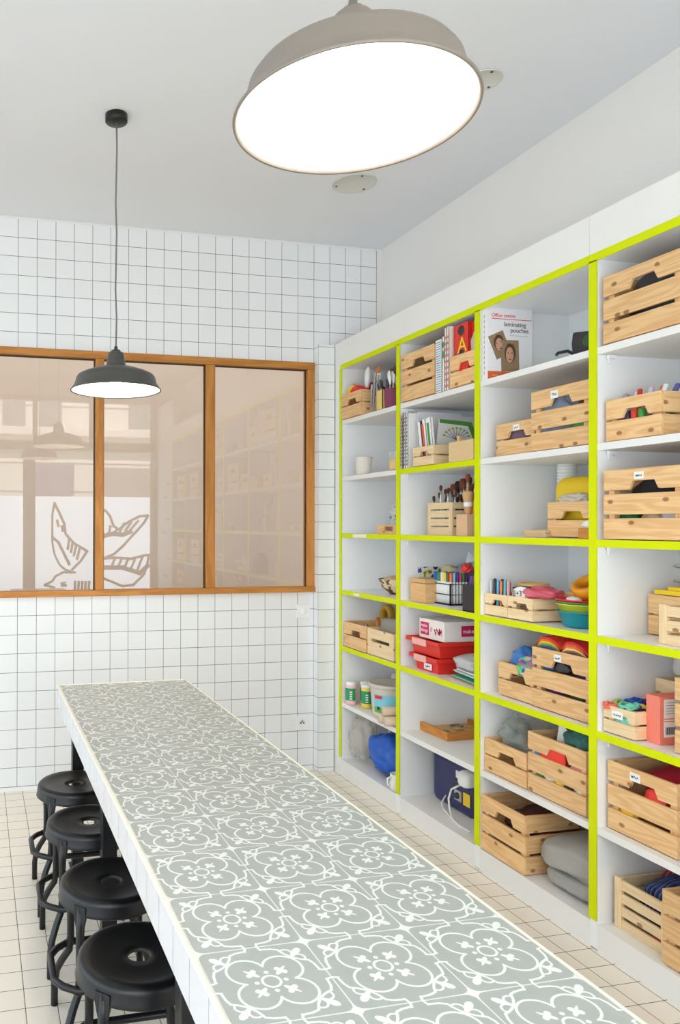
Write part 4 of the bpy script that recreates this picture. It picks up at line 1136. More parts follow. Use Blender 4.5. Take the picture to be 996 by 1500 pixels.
for k in range(6):
    tag(MB().prism([(-.15, -.10), (.15, -.115), (.155, .09), (-.12, .115)], (0, 0, 0), (1, .02 * k, 0), (0, 1, 0), (0, 0, .006)).build('magazine', [C('comic cover', 200, 150, 130, .5, vary=.5, vscale=40), PAPER, C('mint cover', 80, 180, 150, .5, vary=.5, vscale=26), PAPER, C('rainbow cover', 170, 190, 190, .5, vary=.5, vscale=50), PAPER][k], None, 0, (2.185 + .012 * (k % 2), -1.215 - .004 * k, Z4 + .0065 * k + (.0 if k < 3 else .012))),
        'magazine lying in the heap right of the red bins', 'magazine', 'magazines heaped beside the red bins')
lump('plastic_bag', 'clear bag of papers on top of the magazine heap', 'bag', (2.17, -1.225, Z4 + .052), (.29, .20, .07), see_through('filmy bag', rgb(216, 220, 220), .7, .25), 4, .12, 2, .2, .1, e=.7)

o = thing('puzzle_tray', 'shallow honey wood tray with a half done puzzle', 'tray', (2.265, -.872, Z5), .03)
mb = MB(); w_, d_ = .235, .29
for c_, dm in (((-d_ / 2 + .006, 0, .021), (.012, w_, .042)), ((d_ / 2 - .006, 0, .021), (.012, w_, .042)), ((0, -w_ / 2 + .006, .021), (d_ - .024, .012, .042)), ((0, w_ / 2 - .006, .021), (d_ - .024, .012, .042))): mb.box(c_, dm)
mb.build('rim', DARKW, o, .001); MB().box((0, 0, .009), (d_ - .024, w_ - .024, .016)).build('base_board', C('pale board', 206, 160, 100, .6), o)
rnd = random.Random(5); PZ = [C('puzzle slate', 110, 128, 136, .5), C('puzzle ochre', 214, 164, 80, .5), C('puzzle brown', 96, 70, 48, .5)]
for k in range(9):
    MB().blob((rnd.uniform(-.10, .10), rnd.uniform(-.08, .08), .019), (.06, .04, .008), k, .3, 3).build('puzzle_piece', PZ[k % 3], o)

o = thing('cooler', 'navy blue plastic cool box on the bottom shelf', 'cooler', (2.285, -.975, Z6))
mb = MB(); mb.box((0, 0, .125), (.25, .33, .25)); mb.build('cooler_body', NAVY, o, .03)
MB().box((0, 0, .262), (.26, .34, .03)).build('lid', NAVY, o, .012)
MB().box((-.1265, -.06, .185), (.003, .045, .035)).build('sticker', PAPER, o); MB().box((-.1265, -.118, .085), (.003, .05, .06)).build('yellow_sticker', YEL, o)
mb = MB().lathe([(0, .006), (.014, .006), (.016, 0), (.016, -.004)], c=(-.127, -.045, .145), seg=18, M=Matrix.Rotation(-PI / 2, 3, 'Y')); mb.build('button', DKGREY, o)
MB().box((-.128, -.055, .085), (.006, .05, .05)).build('switch_plate', C('switch plate', 180, 180, 176, .5), o); MB().lathe([(0, .012), (.013, .012), (.015, 0)], c=(-.131, -.055, .085), seg=18, M=Matrix.Rotation(-PI / 2, 3, 'Y')).build('dial', DKGREY, o)
CO = o
MB().tube([(2.13, -1.09, Z6 + .16), (2.10, -1.06, Z6 + .13), (2.095, -1.045, Z6 + .08), (2.09, -1.06, Z6 + .04), (2.075, -1.10, Z6 + .008), (2.06, -1.16, Z6 + .006), (2.06, -1.25, Z6 + .006)], .0045, 8).build('power_cord', WHITE, CO, 0, -CO.location)
MB().tube([(2.16, -.93, Z6 + .05), (2.13, -.94, Z6 + .02), (2.11, -.98, Z6 + .008), (2.08, -1.08, Z6 + .006), (2.05, -1.2, Z6 + .006)], .0045, 8).build('power_cord', WHITE, CO, 0, -CO.location)
lump('power_adapter', 'round white adapter perched at the cool box corner', 'adapter', (2.115, -1.155, Z6 + .165), (.075, .075, .085), WHITE, 3, .04, 1.5, e=.8)

# ================================================================== third column
o = thing('pouch_box', 'white laminating pouches box with two portrait photos', 'box', (2.008, -1.402, Z0))
MB().box((.113, -.016, .154), (.226, .032, .308)).build('box_body', C('glossy white card', 240, 238, 240, .3), o, .0015)
text('lettering', 'Office centre', .022, (.022, -.0328, .270), FACE_NY, RED, o); MB().box((.122, -.0326, .262), (.195, .001, .0024)).build('red_rule', RED, o)
text('lettering', 'laminating', .027, (.083, -.0328, .232), FACE_NY, INK, o); text('lettering', 'pouches', .027, (.115, -.0328, .207), FACE_NY, INK, o)
MB().box((.158, -.0326, .193), (.09, .001, .001)).build('grey_rule', GREYM, o)
SKIN = C('portrait skin', 200, 150, 122, .6); HAIR = C('portrait hair', 84, 62, 46, .6); SEPIA = C('sepia print', 150, 122, 90, .6, vary=.25, vscale=30)
for nm, cx_, cz_, w_, h_, ang in (('portrait_print', .062, .150, .078, .105, -.42), ('portrait_print', .112, .105, .088, .135, -.03)):
    R_ = Matrix.Rotation(ang, 3, 'Y'); f_ = -.0326 if ang < -.1 else -.0338
    p_ = MB().box((cx_, f_, cz_), (w_, .001, h_), M=R_).build(nm, SEPIA, o)
    q = lambda x, z: Vector((cx_, f_ - .0008, cz_)) + R_ @ Vector((x, 0, z))
    MB().blob(q(0, .012), (w_ * .62, .001, h_ * .62), 3, .04).build('hair', HAIR, p_); MB().blob(q(-.002, .004) + Vector((0, -.0006, 0)), (w_ * .44, .001, h_ * .50), 3, .02).build('face', SKIN, p_)
    MB().blob(q(-.011, .012) + Vector((0, -.0012, 0)), (.008, .0008, .004), 1, 0).blob(q(.009, .012) + Vector((0, -.0012, 0)), (.008, .0008, .004), 1, 0).blob(q(-.002, -.016) + Vector((0, -.0012, 0)), (.014, .0008, .004), 1, 0).build('features', HAIR, p_)
MB().box((.113, -.0326, .018), (.218, .001, .036)).build('orange_band', C('orange print', 226, 106, 40, .5), o); squiggle(8, .10, .010, 21, (.075, -.0334, .018), (1, 0, 0), (0, 0, 1), .0009).build('small_print', PAPER, o)
mb = MB()
for k in range(12): mb.box((-.0008, -.016, .03 + k * .022), (.0012, .004, .014))
mb.build('spine_print', C('grey rose print', 190, 170, 170, .7), o)
o = thing('pouch', 'black zipped pouch lying at the near end of the top shelf', 'pouch', (2.055, -1.915, Z0))
MB().prism([(-.045, .004), (.075, .008), (.07, .072), (-.043, .092), (-.05, .05)], (-.02, 0, 0), (0, -1, 0), (0, 0, 1), (.04, 0, 0)).build('pouch_body', C('black nylon', 44, 42, 46, .6), o, .008)
MB().blob((-.021, -.035, .045), (.004, .055, .045), 2, .05).build('green_logo', C('dark green print', 40, 84, 44, .5), o)
tag(MB().tube([(2.05, -1.78, Z0 + .03), (2.04, -1.80, Z0 + .032), (2.045, -1.84, Z0 + .030), (2.06, -1.86, Z0 + .012)], .006, 8).build('strap', BLACK), 'short black strap beside the zipped pouch', 'strap')

crate('small labelled pine crate, left of the large crate under the pouches', 2.040, -1.452, Z1, .222, .31, .138, 2, paper=(.034, .024, 4), group=SM, paper_y=-.01)
crate('large labelled pine crate on the second shelf of the third column', 2.022, -1.678, Z1, .285, .42, .237, 3, paper=(.036, .030, 5), group=BG, paper_y=.02)
lump('cloth_roll', 'grey purple cloth inside the small labelled crate', 'cloth', (2.08, -1.53, Z1 + .02), (.05, .14, .10), C('mauve cloth', 120, 96, 110, .9), 2, .15)
lump('craft_bag', 'grey bundle inside the large labelled crate', 'bundle', (2.08, -1.76, Z1 + .02), (.08, .20, .20), C('slate cloth', 130, 142, 160, .9), 5, .15)
lump('craft_bag', 'green packet low inside the large labelled crate', 'packet', (2.06, -1.90, Z1 + .02), (.06, .10, .10), GREEN, 6, .15)

crate('small pine crate under the yellow bag, third shelf of the third column', 2.165, -1.600, Z2, .24, .24, .143, 2, group=SM)
o = thing('straw_mat', 'coarse straw mat lying left of the crate under the yellow bag', 'mat', (2.22, -1.55, Z2), .1)
mb = MB()
for k in range(9): mb.tube([(-.09, -.06 + .013 * k, .008), (0, -.058 + .013 * k, .010), (.09, -.06 + .013 * k, .008)], .008, 7)
for k in range(8): mb.tube([(-.09, -.055 + .013 * k, .022), (0, -.053 + .013 * k, .025), (.09, -.055 + .013 * k, .022)], .008, 7)
mb.build('woven_reeds', STRAW, o)
lump('yellow_pouch', 'bright yellow folded bag standing in the small crate', 'bag', (2.27, -1.675, Z2 + .06), (.12, .20, .185), C('sun yellow cloth', 232, 196, 30, .6), 4, .04, 1.5, .1, e=.4)
lump('tissue', 'crumpled white tissue at the front of the yellow bag', 'tissue', (2.20, -1.70, Z2 + .125), (.06, .14, .05), FROST, 6, .2, 3, crinkle=.2)
o = thing('cup_stack', 'stack of white paper cups behind the yellow bag', 'cups', (2.36, -1.49, Z2))
mb = MB()
for k in range(9): mb.lathe([(.030, .19 + k * .014), (.040, .215 + k * .014), (.041, .218 + k * .014), (.038, .218 + k * .014)], seg=24)
mb.lathe([(0, .002), (.03, .002), (.036, .19)], seg=24)
mb.build('cups', WHITE, o)
o = tag(MB().box((0, 0, .02), (.04, .06, .04)).build('wood_block', DARKW, None, .003, (2.05, -1.935, Z2)), 'little wooden block at the shelf edge by the upright', 'block')
lump('tissue', 'white tissue on the little wooden block', 'tissue', (2.055, -1.935, Z2 + .038), (.04, .055, .03), WHITE, 2, .2, 3, crinkle=.2)

crate('little pale crate of markers, fourth shelf against the upright', 2.022, -1.402, Z3, .140, .19, .094, 2, PINEP, group=SM)
crate('little pale crate of pencil cases, right of the marker crate', 2.022, -1.544, Z3, .140, .20, .094, 2, PINEP, group=SM)
MK = [('clear grey', (200, 200, 206)), ('grey', (150, 150, 158)), ('black', (36, 36, 42)), ('petrol', (30, 96, 116)), ('sky', (90, 170, 210)), ('charcoal', (50, 50, 56)), ('orange', (226, 120, 60)), ('graphite', (70, 70, 76)), ('aqua', (80, 180, 190)), ('slate', (84, 92, 104)), ('rose', (220, 150, 160))]
for k, (nm, cc_) in enumerate(MK):
    pen('marker', nm + ' marker standing in the little marker crate', (2.04 + .012 * (k % 2), -1.420 - .0105 * k, Z3 + .012), (.03, .03 - .01 * (k % 3), 1), .138 + .004 * (k % 3), .0058, C('marker ' + nm, *cc_, .35), C('marker ' + nm, *cc_, .35), 'markers in the little crate', 'marker')
o = thing('pencil_case', 'white pencil case printed E+3, on the little crate', 'case', (2.045, -1.602, Z3 + .078), rot=(-.06, .0, 0))
MB().blob((0, 0, .030), (.03, .105, .058), 3, .03, 1.2).build('case_body', PAPER, o); MB().tube([(0, .05, .052), (0, 0, .060), (0, -.05, .056)], .003, 6).build('zip', DKGREY, o)
text('lettering', 'E+3', .032, (-.0165, .032, .020), FACE_NX, C('case print', 90, 40, 60, .6), o)
lump('zip_bag', 'pink zip bag lying across the little pale crate', 'bag', (2.09, -1.665, Z3 + .088), (.13, .16, .055), see_through('pink film', rgb(226, 96, 116), .75, .3), 3, .15, 2, .1, .12)
tag(MB().lathe([(.058, 0), (.062, .003), (.062, .028), (.058, .031), (.045, .031), (.045, 0), (.058, 0)], seg=36).build('tape_roll', C('straw tape', 222, 184, 110, .4), None, 0, (2.17, -1.515, Z3 + .112)), 'straw coloured tape roll behind the pink zip bag', 'tape')
for k, (z, r_, mt, lb) in enumerate(((0, .078, TEAL, 'teal plastic bowl, lowest of the bowl stack'), (.028, .080, C('lime plastic', 190, 196, 60, .4), 'lime bowl nested second in the bowl stack'), (.036, .081, GREEN, 'green bowl nested third in the bowl stack'), (.045, .083, C('cherry plastic', 216, 36, 56, .35), 'red bowl on top of the bowl stack'))):
    o = thing('plastic_bowl', lb, 'bowl', (2.115, -1.825, Z3 + z), 0, 'nested plastic bowls')
    h_ = .062
    MB().lathe([(0, .001), (r_ * .66, .001), (r_ * .74, .008), (r_ * .95, h_ * .9), (r_ * 1.02, h_ * .93), (r_ * 1.02, h_), (r_ * .96, h_), (r_ * .70, .010), (0, .005)], seg=40).build('bowl_body', mt, o)
tag(MB().lathe([(.060, -.024), (.066, -.020), (.066, .020), (.060, .024), (.044, .024), (.044, -.024), (.060, -.024)], seg=36, M=Matrix.Rotation(.5, 3, 'Z') @ Matrix.Rotation(-.50, 3, 'Y') @ Matrix.Rotation(-.25, 3, 'X')).build('tape_roll', C('amber tape', 240, 160, 30, .4), None, 0, (2.185, -1.800, Z3 + .150)), 'amber tape roll tilted against the back of the bowl stack', 'tape')
tag(MB().box((0, 0, .012), (.05, .09, .024)).build('wood_block', PINE, None, .002, (2.19, -1.73, Z3 + .095)), 'pale wooden block behind the pink zip bag', 'block')
lump('white_lump', 'white soap shaped lump lying in the red bowl', 'lump', (2.10, -1.81, Z3 + .085), (.05, .06, .03), WHITE, 2, .05)

crate('small pine crate in front of the bead bags, fifth shelf', 2.050, -1.452, Z4, .205, .31, .142, 2, group=SM)
crate('large labelled pine crate with rainbow paper packs on top', 2.042, -1.660, Z4, .290, .40, .238, 3, paper=(.034, .026, 7), group=BG, paper_y=.01)
RB = bpy.data.materials.new('mixed beads'); RB.use_nodes = True; nt = RB.node_tree
vo = nt.nodes.new('ShaderNodeTexVoronoi'); vo.inputs['Scale'].default_value = 62; hs = nt.nodes.new('ShaderNodeHueSaturation'); hs.inputs['Saturation'].default_value = 1.0; hs.inputs['Value'].default_value = .55
tc = nt.nodes.new('ShaderNodeTexCoord'); nt.links.new(tc.outputs['Object'], vo.inputs['Vector']); nt.links.new(vo.outputs['Color'], hs.inputs['Color']); nt.links.new(hs.outputs[0], nt.nodes['Principled BSDF'].inputs['Base Color'])
lump('bead_bag', 'clear bag of coloured beads in the fifth shelf small crate', 'bag', (2.10, -1.590, Z4 + .085), (.11, .11, .10), RB, 3, .12, 2)
lump('bead_bag', 'blue bead bag beside the coloured bead bag', 'bag', (2.13, -1.515, Z4 + .09), (.10, .09, .12), C('blue beads', 60, 120, 190, .3, vary=.4, vscale=80), 5, .12, 2)
lump('craft_card', 'peach paper fan behind the bead bags', 'paper', (2.22, -1.62, Z4 + .10), (.03, .17, .20), C('peach card', 232, 196, 178, .8), 2, .04)
for k, (y0, seq) in enumerate(((-1.672, ((226, 60, 40), (240, 120, 40), (246, 200, 50), (110, 170, 60), (70, 80, 150), (60, 50, 70))), (-1.80, ((216, 40, 50), (236, 90, 60), (240, 130, 50), (246, 220, 120), (150, 90, 90), (70, 60, 60))))):
    o = thing('paper_pack', ['rainbow paper pack curved over the large crate, left one', 'rainbow paper pack curved over the large crate, right one'][k], 'paper', (2.11, y0, Z4 + .222), 0, 'rainbow paper packs')
    for q, cl in enumerate(seq[::-1]):
        hh = q * .0085; pts = [(-.001, 0 - .0, hh * .5), (-.001, -.03, hh * .95 + .011), (-.001, -.07, hh * .9 + .014), (-.001, -.105, hh * .75 + .008), (-.001, -.133, hh * .45 - .006)]
        mb = MB()
        for (xa, ya, za), (xb, yb, zb_) in zip(pts, pts[1:]):
            n = len(mb.v)
            mb.v += [(-.06, ya, za), (.13, ya, za + .02), (.13, ya, za + .029), (-.06, ya, za + .009), (-.06, yb, zb_), (.13, yb, zb_ + .02), (.13, yb, zb_ + .029), (-.06, yb, zb_ + .009)]
            for fc in ((0, 1, 5, 4), (1, 2, 6, 5), (2, 3, 7, 6), (3, 0, 4, 7), (0, 3, 2, 1), (4, 5, 6, 7)): mb.face([n + i for i in fc])
        mb.build('colour_sheets', C('sheet %d %d %d' % cl, *cl, .6), o)
for k, (y, z, cl, lb) in enumerate(((-1.70, .145, (40, 130, 190), 'blue packet seen through the large rainbow crate slot'), (-1.77, .145, (70, 66, 70), 'dark packet seen through the large rainbow crate slot'), (-1.88, .145, (70, 50, 110), 'purple packet seen through the large rainbow crate slot'), (-1.75, .06, (110, 40, 120), 'violet packet low in the large rainbow crate'), (-1.86, .06, (50, 90, 60), 'dark green packet low in the large rainbow crate'))):
    lump('craft_packet', lb, 'packet', (2.085, y, Z4 + z), (.045, .09, .055), C('packet %d %d' % (k, cl[0]), *cl, .6), k, .15)

crate('small pine crate full of clear bottles, sixth shelf against the upright', 2.022, -1.402, Z5, .248, .33, .142, 2, group=SM)
crate('large pine crate with a red packet in its slot, sixth shelf', 2.026, -1.656, Z5, .290, .42, .237, 3, group=BG)
for k in (0, 1, 4, 5, 6, 8, 9, 10, 11, 12, 13):
    rnd = random.Random(k + 40)
    a1, a2 = rnd.uniform(0, 6.28), rnd.uniform(.5, 1.3)
    d = Vector((math.cos(a1) * math.sin(a2), math.sin(a1) * math.sin(a2), math.cos(a2)))
    o = thing('plastic_bottle', 'empty clear bottle heaped in the sixth shelf crate', 'bottle', (2.095 + .045 * (k % 4) + rnd.uniform(-.01, .01), -1.46 - .045 * (k % 4) + rnd.uniform(-.02, .02), Z5 + .105 + .030 * (k // 4)), 0, 'clear bottles heaped in the crate', rot=d.to_track_quat('Z', 'Y').to_euler())
    MB().lathe([(0, -.05), (.022, -.05), (.025, -.045), (.025, .025), (.012, .045), (.011, .058)], seg=18).build('bottle_body', see_through('bottle plastic', rgb(176, 186, 178), .34, .06) if 'bottle plastic' not in MATS else MATS['bottle plastic'], o)
    MB().lathe([(.013, .052), (.013, .066), (0, .066)], seg=14).build('cap', MATS['bottle plastic'], o)
lump('plastic_bag', 'crackly clear bag stretched over the bottle heap', 'bag', (2.13, -1.53, Z5 + .10), (.20, .21, .14), see_through('filmy wrap', rgb(236, 238, 234), .07, .1), 7, .16, 2.4, .1, .22)
lump('craft_packet', 'red packet filling the slot of the sixth shelf large crate', 'packet', (2.048, -1.77, Z5 + .13), (.035, .13, .085), C('scarlet packet', 230, 56, 40, .5), 3, .1, e=.7)
lump('craft_packet', 'blue packet left of the red one in the large crate', 'packet', (2.05, -1.69, Z5 + .13), (.03, .04, .05), C('azure packet', 70, 130, 200, .5), 4, .1)
lump('craft_packet', 'rose packet right of the red one in the large crate', 'packet', (2.05, -1.89, Z5 + .13), (.03, .08, .05), C('rose packet', 214, 120, 126, .5), 5, .1)
for k, cl in enumerate(((60, 130, 90), (226, 226, 220), (240, 210, 60), (30, 28, 34), (230, 226, 216))):
    lump('craft_packet', ['green', 'white', 'yellow', 'black', 'cream'][k] + ' packet in the lower gap of the sixth shelf large crate', 'packet', (2.05, -1.70 - .05 * k, Z5 + .055), (.03, .05, .05), C('bits %d' % k, *cl, .6), k, .15)
lump('fabric_bundle', 'dark green flowered bundle on top of the sixth shelf crate', 'bundle', (2.16, -1.84, Z5 + .17), (.20, .17, .12), C('flowered cloth', 60, 110, 100, .8, vary=.8, vscale=45), 6, .14, 2.2)
o = tag(MB().prism([(0, 0), (.09, -.01), (.01, .085)], (0, 0, 0), (.4, -1, 0), (0, 0, 1), (.002, 0, 0)).build('paper_pennant', PAPER, None, 0, (2.09, -1.735, Z5 + .21)), 'white paper corner standing in the sixth shelf crate', 'paper')

crate('large pine crate on the bottom shelf beside the folded grey cover', 2.006, -1.400, Z6, .262, .42, .236, 3, group=BG)
lump('fabric_bundle', 'dark red and brown cloths inside the bottom shelf crate', 'cloth', (2.22, -1.53, Z6 + .09), (.30, .20, .12), C('maroon cloth', 96, 52, 46, .95, vary=.5, vscale=24), 5, .14, 2)
o = thing('folded_cover', 'grey fabric cover folded up beside the bottom shelf crate', 'cover', (2.205, -1.826, Z6))
for nm, c0, d, sd, am, cr_, e_, ry in (('lower_fold', (0, 0, .0), (.32, .29, .085), 3, .05, .10, .6, 0), ('middle_fold', (.005, -.005, .060), (.30, .28, .065), 6, .05, .10, .6, 0), ('upper_fold', (-.006, .008, .095), (.34, .32, .115), 8, .05, .03, .58, 0)):
    mb = MB().blob((0, 0, d[2] / 2), d, sd, am, 1.7, flat=.10, nu=56, nv=34, crinkle=cr_)
    hx, hy, hz = d[0] / 2, d[1] / 2, d[2] / 2; q = []
    for x, y, z in mb.v:
        f = lambda v, h: math.copysign(min(abs(v) / h, 1.25) ** e_, v) * h
        x2, y2, z2 = f(x, hx), f(y, hy), f(z - hz, hz) + hz
        if nm == 'upper_fold': z2 += -.20 * max(0, y2 + .03) - .10 * max(0, -x2)      # droops over the front left edge
        q.append((x2 + c0[0], y2 + c0[1], z2 + c0[2]))
    mb.v = q; mb.build(nm, GREYC, o)

# ================================================================== fourth column
crate('large pine crate in the top right corner of the shelving', 2.006, -2.042, Z0, .296, .42, .236, 3, group=BG, knots=1)
lump('grey_bundle', 'dark grey rounded bundle inside the top right crate', 'bundle', (2.09, -2.19, Z0 + .03), (.10, .22, .20), DKGREY, 3, .06)
crate('small pine crate of felt pens on the second shelf, right column', 2.024, -2.036, Z1, .214, .30, .146, 2, group=SM)
for k, (nm, cl) in enumerate((('navy', (40, 44, 70)), ('grey', (170, 170, 176)), ('white', (236, 236, 236)), ('red', (214, 60, 50)), ('lilac', (214, 206, 226)), ('orange', (226, 110, 50)), ('white capped', (230, 232, 236)), ('violet', (90, 84, 150)), ('green', (60, 150, 60)))):
    pen('felt_pen', nm + ' pen heaped in the second shelf crate of the right column', (2.07 + .012 * (k % 3), -2.06 - .019 * k, Z1 + .055), (.25, .5 - .12 * k, 1), .13, .0075, C('stub ' + nm, *cl, .4), C('stub ' + nm, *cl, .4), 'pens heaped in the right column crate', 'pen')
for k, (nm, cl) in enumerate((('navy', (40, 44, 90)), ('red', (214, 60, 50)), ('green', (60, 150, 60)))):
    pen('felt_pen', nm + ' pen seen through the handle of the pens crate', (2.045, -2.105 - .028 * k, Z1 + .012), (0, 0, 1), .09, .011, C('stub ' + nm, *cl, .4), C('stub ' + nm, *cl, .4), 'pens behind the crate handle', 'pen')
crate('large labelled pine crate on the third shelf, cut by the right edge', 2.000, -2.050, Z2, .295, .42, .238, 3, paper=(.036, .024, 9), group=BG, paper_y=.005)
lump('black_bundle', 'black folded cloth inside the third shelf crate', 'cloth', (2.09, -2.20, Z2 + .06), (.10, .24, .15), C('black cloth', 34, 34, 38, .9), 4, .08)
for k, (y, cl, lb) in enumerate(((-2.11, (30, 120, 60), 'green packet low in the third shelf right crate'), (-2.20, (226, 190, 150), 'cream packet low in the third shelf right crate'), (-2.27, (226, 226, 230), 'white packet low in the third shelf right crate'))):
    lump('craft_packet', lb, 'packet', (2.05, y, Z2 + .02), (.04, .08, .085), C('low packet %d' % k, *cl, .6), k, .1)
crate('pine crate pushed back on the fourth shelf, yellow pad on it', 2.205, -2.032, Z3, .24, .22, .143, 2, paper=(.045, .034, 11), group=SM, paper_y=-.07)
tag(MB().box((0, 0, .008), (.12, .12, .016)).box((0, -.02, .022), (.10, .07, .012)).build('sponge_pad', C('yellow felt', 236, 200, 40, .8), None, .002, (2.26, -2.12, Z3 + .146)), 'yellow pad lying on the pushed back crate', 'pad')
o = tag(MB().tube([(.04 * math.cos(k * .5), -.02 + .04 * math.sin(k * .5), .0 + .004 * k) for k in range(26)], .0025, 6).build('wire_coil', CLEARG if False else STEEL, None, 0, (2.25, -2.125, Z3 + .178)), 'loose wire coil on the yellow pad', 'wire')


def slat_crate(label, x, y, z, W, D, H, n):
    r = thing('slatted_crate', label, 'crate', (x + D / 2, y - W / 2, z), 0, 'pale slatted crates')
    t = .010; g = .012; h = (H - (n - 1) * g) / n
    for sx in (-1, 1):
        mb = MB()
        for k in range(n): mb.box((sx * (D / 2 - t / 2), 0, k * (h + g) + h / 2), (t, W - .004, h))
        mb.build('slats', PINEP, r, .001)
    for sy in (-1, 1):
        mb = MB()
        for k in range(n): mb.box((0, sy * (W / 2 - t / 2), k * (h + g) + h / 2), (D - .03, t, h))
        mb.build('slats', PINEP, r, .001)
    for sx in (-1, 1):
        for sy in (-1, 1): MB().box((sx * (D / 2 - .004), sy * (W / 2 - .012), H / 2 + .003), (.014, .028, H + .004)).build('corner_post', PINEP, r, .001)
    MB().box((0, 0, .008), (D - 2 * t, W - 2 * t, .006)).build('bottom', PINEP, r)
    return r


slat_crate('small pale slatted crate at the right edge of the fourth shelf', 2.062, -2.212, Z3, .26, .14, .125, 3)
crate('little pale crate heaped with coloured threads, fifth shelf', 2.022, -2.026, Z4, .128, .20, .096, 2, PINEP, paper=(.044, .026, 13), group=SM, paper_y=.004)
TH = [('coral', (236, 110, 90)), ('lime', (160, 204, 80)), ('blue', (30, 80, 180)), ('cobalt', (24, 60, 150)), ('red', (220, 50, 50)), ('mint', (110, 200, 170)), ('violet', (96, 50, 150)), ('yellow', (236, 216, 100)), ('navy', (30, 40, 110)), ('leaf', (60, 160, 70))]
for k, (nm, cl) in enumerate(TH):
    rnd = random.Random(k)
    cx_, cy_ = 2.05 + .034 * (k % 5), -2.045 - .045 * (k // 5) - .008 * (k % 3)
    mb = MB()
    for q in range(3):
        ph = rnd.uniform(0, 6)
        mb.tube([(.030 * math.cos(t_ * .7 + ph) * (1 + .2 * math.sin(t_ * 2.3)), .022 * math.sin(t_ * .7 + ph), .004 * q + .006 * math.sin(t_ * 1.9 + ph)) for t_ in range(11)], .0045, 6)
    tag(mb.build('thread_skein', C('thread ' + nm, *cl, .7), None, 0, (cx_, cy_, Z4 + .090 + .006 * (k % 3))), nm + ' thread skein heaped in the little fifth shelf crate', 'thread', 'thread skeins in the little crate')
lump('thread_bag', 'aqua and lime thread showing through the little crate handle', 'thread', (2.045, -2.095, Z4 + .028), (.03, .085, .05), C('aqua thread', 130, 206, 190, .7, vary=.4, vscale=60), 4, .2, 3)
o = thing('carton', 'coral pink carton with a barcode, right of the thread crate', 'carton', (2.130, -2.184, Z4), -.06)
MB().box((0, 0, .079), (.125, .054, .158)).build('carton_body', SALMON, o, .001)
MB().box((-.012, -.0276, .118), (.070, .001, .062)).build('white_panel', PAPER, o); p_ = MB().box((-.012, -.0276, .050), (.070, .001, .050)).build('white_panel', PAPER, o)
MB().box((-.012, -.0276, .081), (.070, .001, .004)).build('white_panel', PAPER, o)
mb = MB()
for k in range(9): mb.box((-.040 + k * .0042, -.0284, .046), (.0018 + .001 * (k % 2), .0008, .024))
mb.build('barcode', INK, p_)
mb = MB()
for k in range(5): mb.box((-.022, -.0284, .138 - k * .009), (.036, .0008, .0016))
mb.build('small_print', GREYM, o)
crate('pale crate deep on the fifth shelf behind the coral carton', 2.235, -2.034, Z4, .20, .20, .180, 2, PINEP, group=SM)
lump('glass_vase', 'frosted glass ornament standing on the deep fifth shelf crate', 'vase', (2.30, -2.075, Z4 + .175), (.045, .05, .11), FROST, 3, .12, 1.5)
lump('craft_packet', 'grey packet in the handle of the deep fifth shelf crate', 'packet', (2.262, -2.095, Z4 + .075), (.03, .09, .065), C('grey packet', 110, 104, 110, .5), 3, .1)
crate('large pine crate on the fifth shelf, cut by the right edge', 2.040, -2.284, Z4, .29, .38, .240, 3, group=BG)
crate('large labelled pine crate with crimson cloth, sixth shelf right column', 2.036, -2.030, Z5, .266, .40, .237, 3, paper=(.040, .028, 15), group=BG, paper_y=.02)
lump('cloth_heap', 'crimson cloth filling the sixth shelf right crate', 'cloth', (2.23, -2.19, Z5 + .06), (.28, .21, .19), CRIM, 6, .08, 1.6, e=.75)
lump('craft_packet', 'bright red packet behind the handle of the crimson cloth crate', 'packet', (2.06, -2.20, Z5 + .12), (.03, .08, .07), RED, 3, .1)
lump('craft_packet', 'yellow packet low in the crimson cloth crate', 'packet', (2.06, -2.10, Z5 + .045), (.03, .07, .05), YEL, 4, .15)
slat_crate('pale slatted crate of plaid cloth on the bottom right shelf', 2.058, -2.042, Z6, .205, .34, .168, 4)


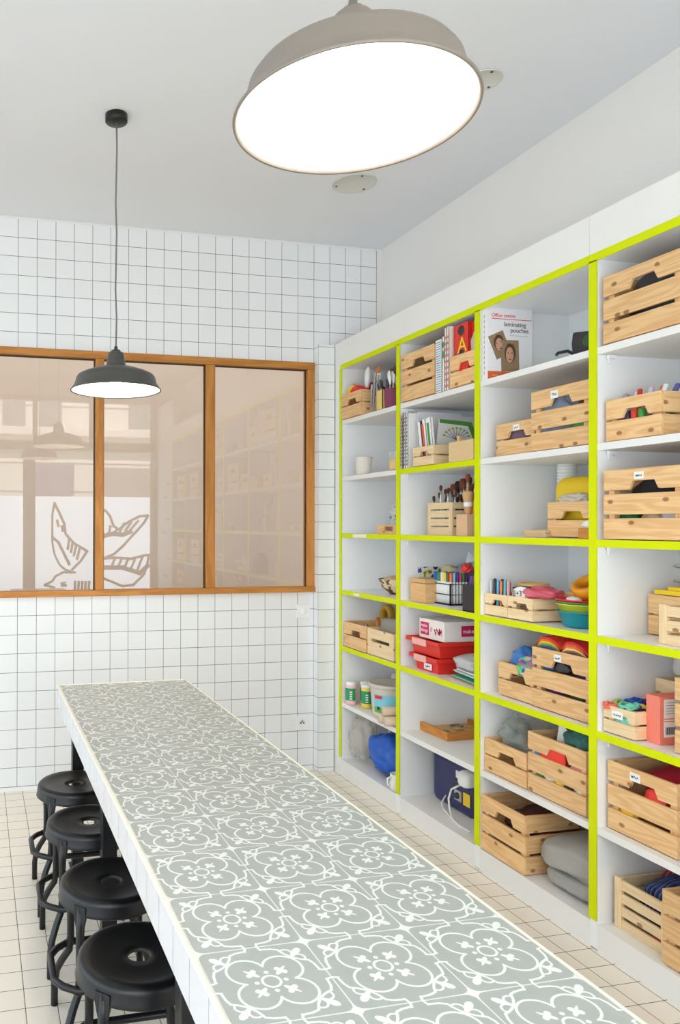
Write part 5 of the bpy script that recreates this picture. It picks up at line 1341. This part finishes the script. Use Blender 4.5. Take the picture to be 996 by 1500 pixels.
def plaid(name, c1, c2, c3):
    m = bpy.data.materials.new(name); m.use_nodes = True; nt = m.node_tree; X.nt = nt
    tc = nt.nodes.new('ShaderNodeTexCoord'); sp = nt.nodes.new('ShaderNodeSeparateXYZ'); nt.links.new(tc.outputs['Object'], sp.inputs[0])
    u, v = X(sp.outputs[0]), X(sp.outputs[1])
    a_ = xlt(xfrac(u * 22.0), .42); b_ = xlt(xfrac(v * 22.0), .42); l_ = xlt(xfrac(v * 66.0 + .2), .16)
    m1 = nt.nodes.new('ShaderNodeMix'); m1.data_type = 'RGBA'; m1.inputs[6].default_value = c1; m1.inputs[7].default_value = c2; nt.links.new(((a_ + b_) * .5).o, m1.inputs[0])
    m2_ = nt.nodes.new('ShaderNodeMix'); m2_.data_type = 'RGBA'; nt.links.new(m1.outputs[2], m2_.inputs[6]); m2_.inputs[7].default_value = c3; nt.links.new((l_ * .6).o, m2_.inputs[0])
    nt.links.new(m2_.outputs[2], nt.nodes['Principled BSDF'].inputs['Base Color']); nt.nodes['Principled BSDF'].inputs['Roughness'].default_value = .95
    return m


lump('plaid_cloth', 'blue plaid cloth heaped in the pale slatted crate', 'cloth', (2.22, -2.165, Z6 + .03), (.28, .165, .175), plaid('blue plaid', rgb(44, 66, 120), rgb(26, 32, 74), rgb(150, 160, 190)), 5, .08, 2, e=.8)
lump('plaid_cloth', 'red plaid cloth at the back of the pale slatted crate', 'cloth', (2.30, -2.09, Z6 + .06), (.16, .09, .145), plaid('red plaid', rgb(180, 40, 60), rgb(90, 24, 50), rgb(220, 180, 190)), 7, .08, 2, e=.8)
lump('craft_packet', 'bright red rag low in the pale slatted crate', 'cloth', (2.085, -2.20, Z6 + .015), (.03, .07, .04), RED, 4, .15)
crate('large pine crate at the bottom right corner of the picture', 2.016, -2.262, Z6, .29, .40, .238, 3, group=BG)
# paper stacks in the near columns, which only the mirror image in the glass shows
for k, (y, r) in enumerate(((-3.5, 1), (-3.5, 3), (-3.0, 1), (-2.95, 3), (-3.5, 4))):
    crate(['crate seen mirrored in the glass, near column upper shelf', 'crate seen mirrored in the glass, near column fourth shelf', 'crate seen mirrored in the glass, fifth column upper shelf', 'crate seen mirrored in the glass, fifth column fourth shelf', 'crate seen mirrored in the glass, near column fifth shelf'][k], 2.02, y + .13, ZB[r] + .0006, .28, .40, .237, 3, group=BG)
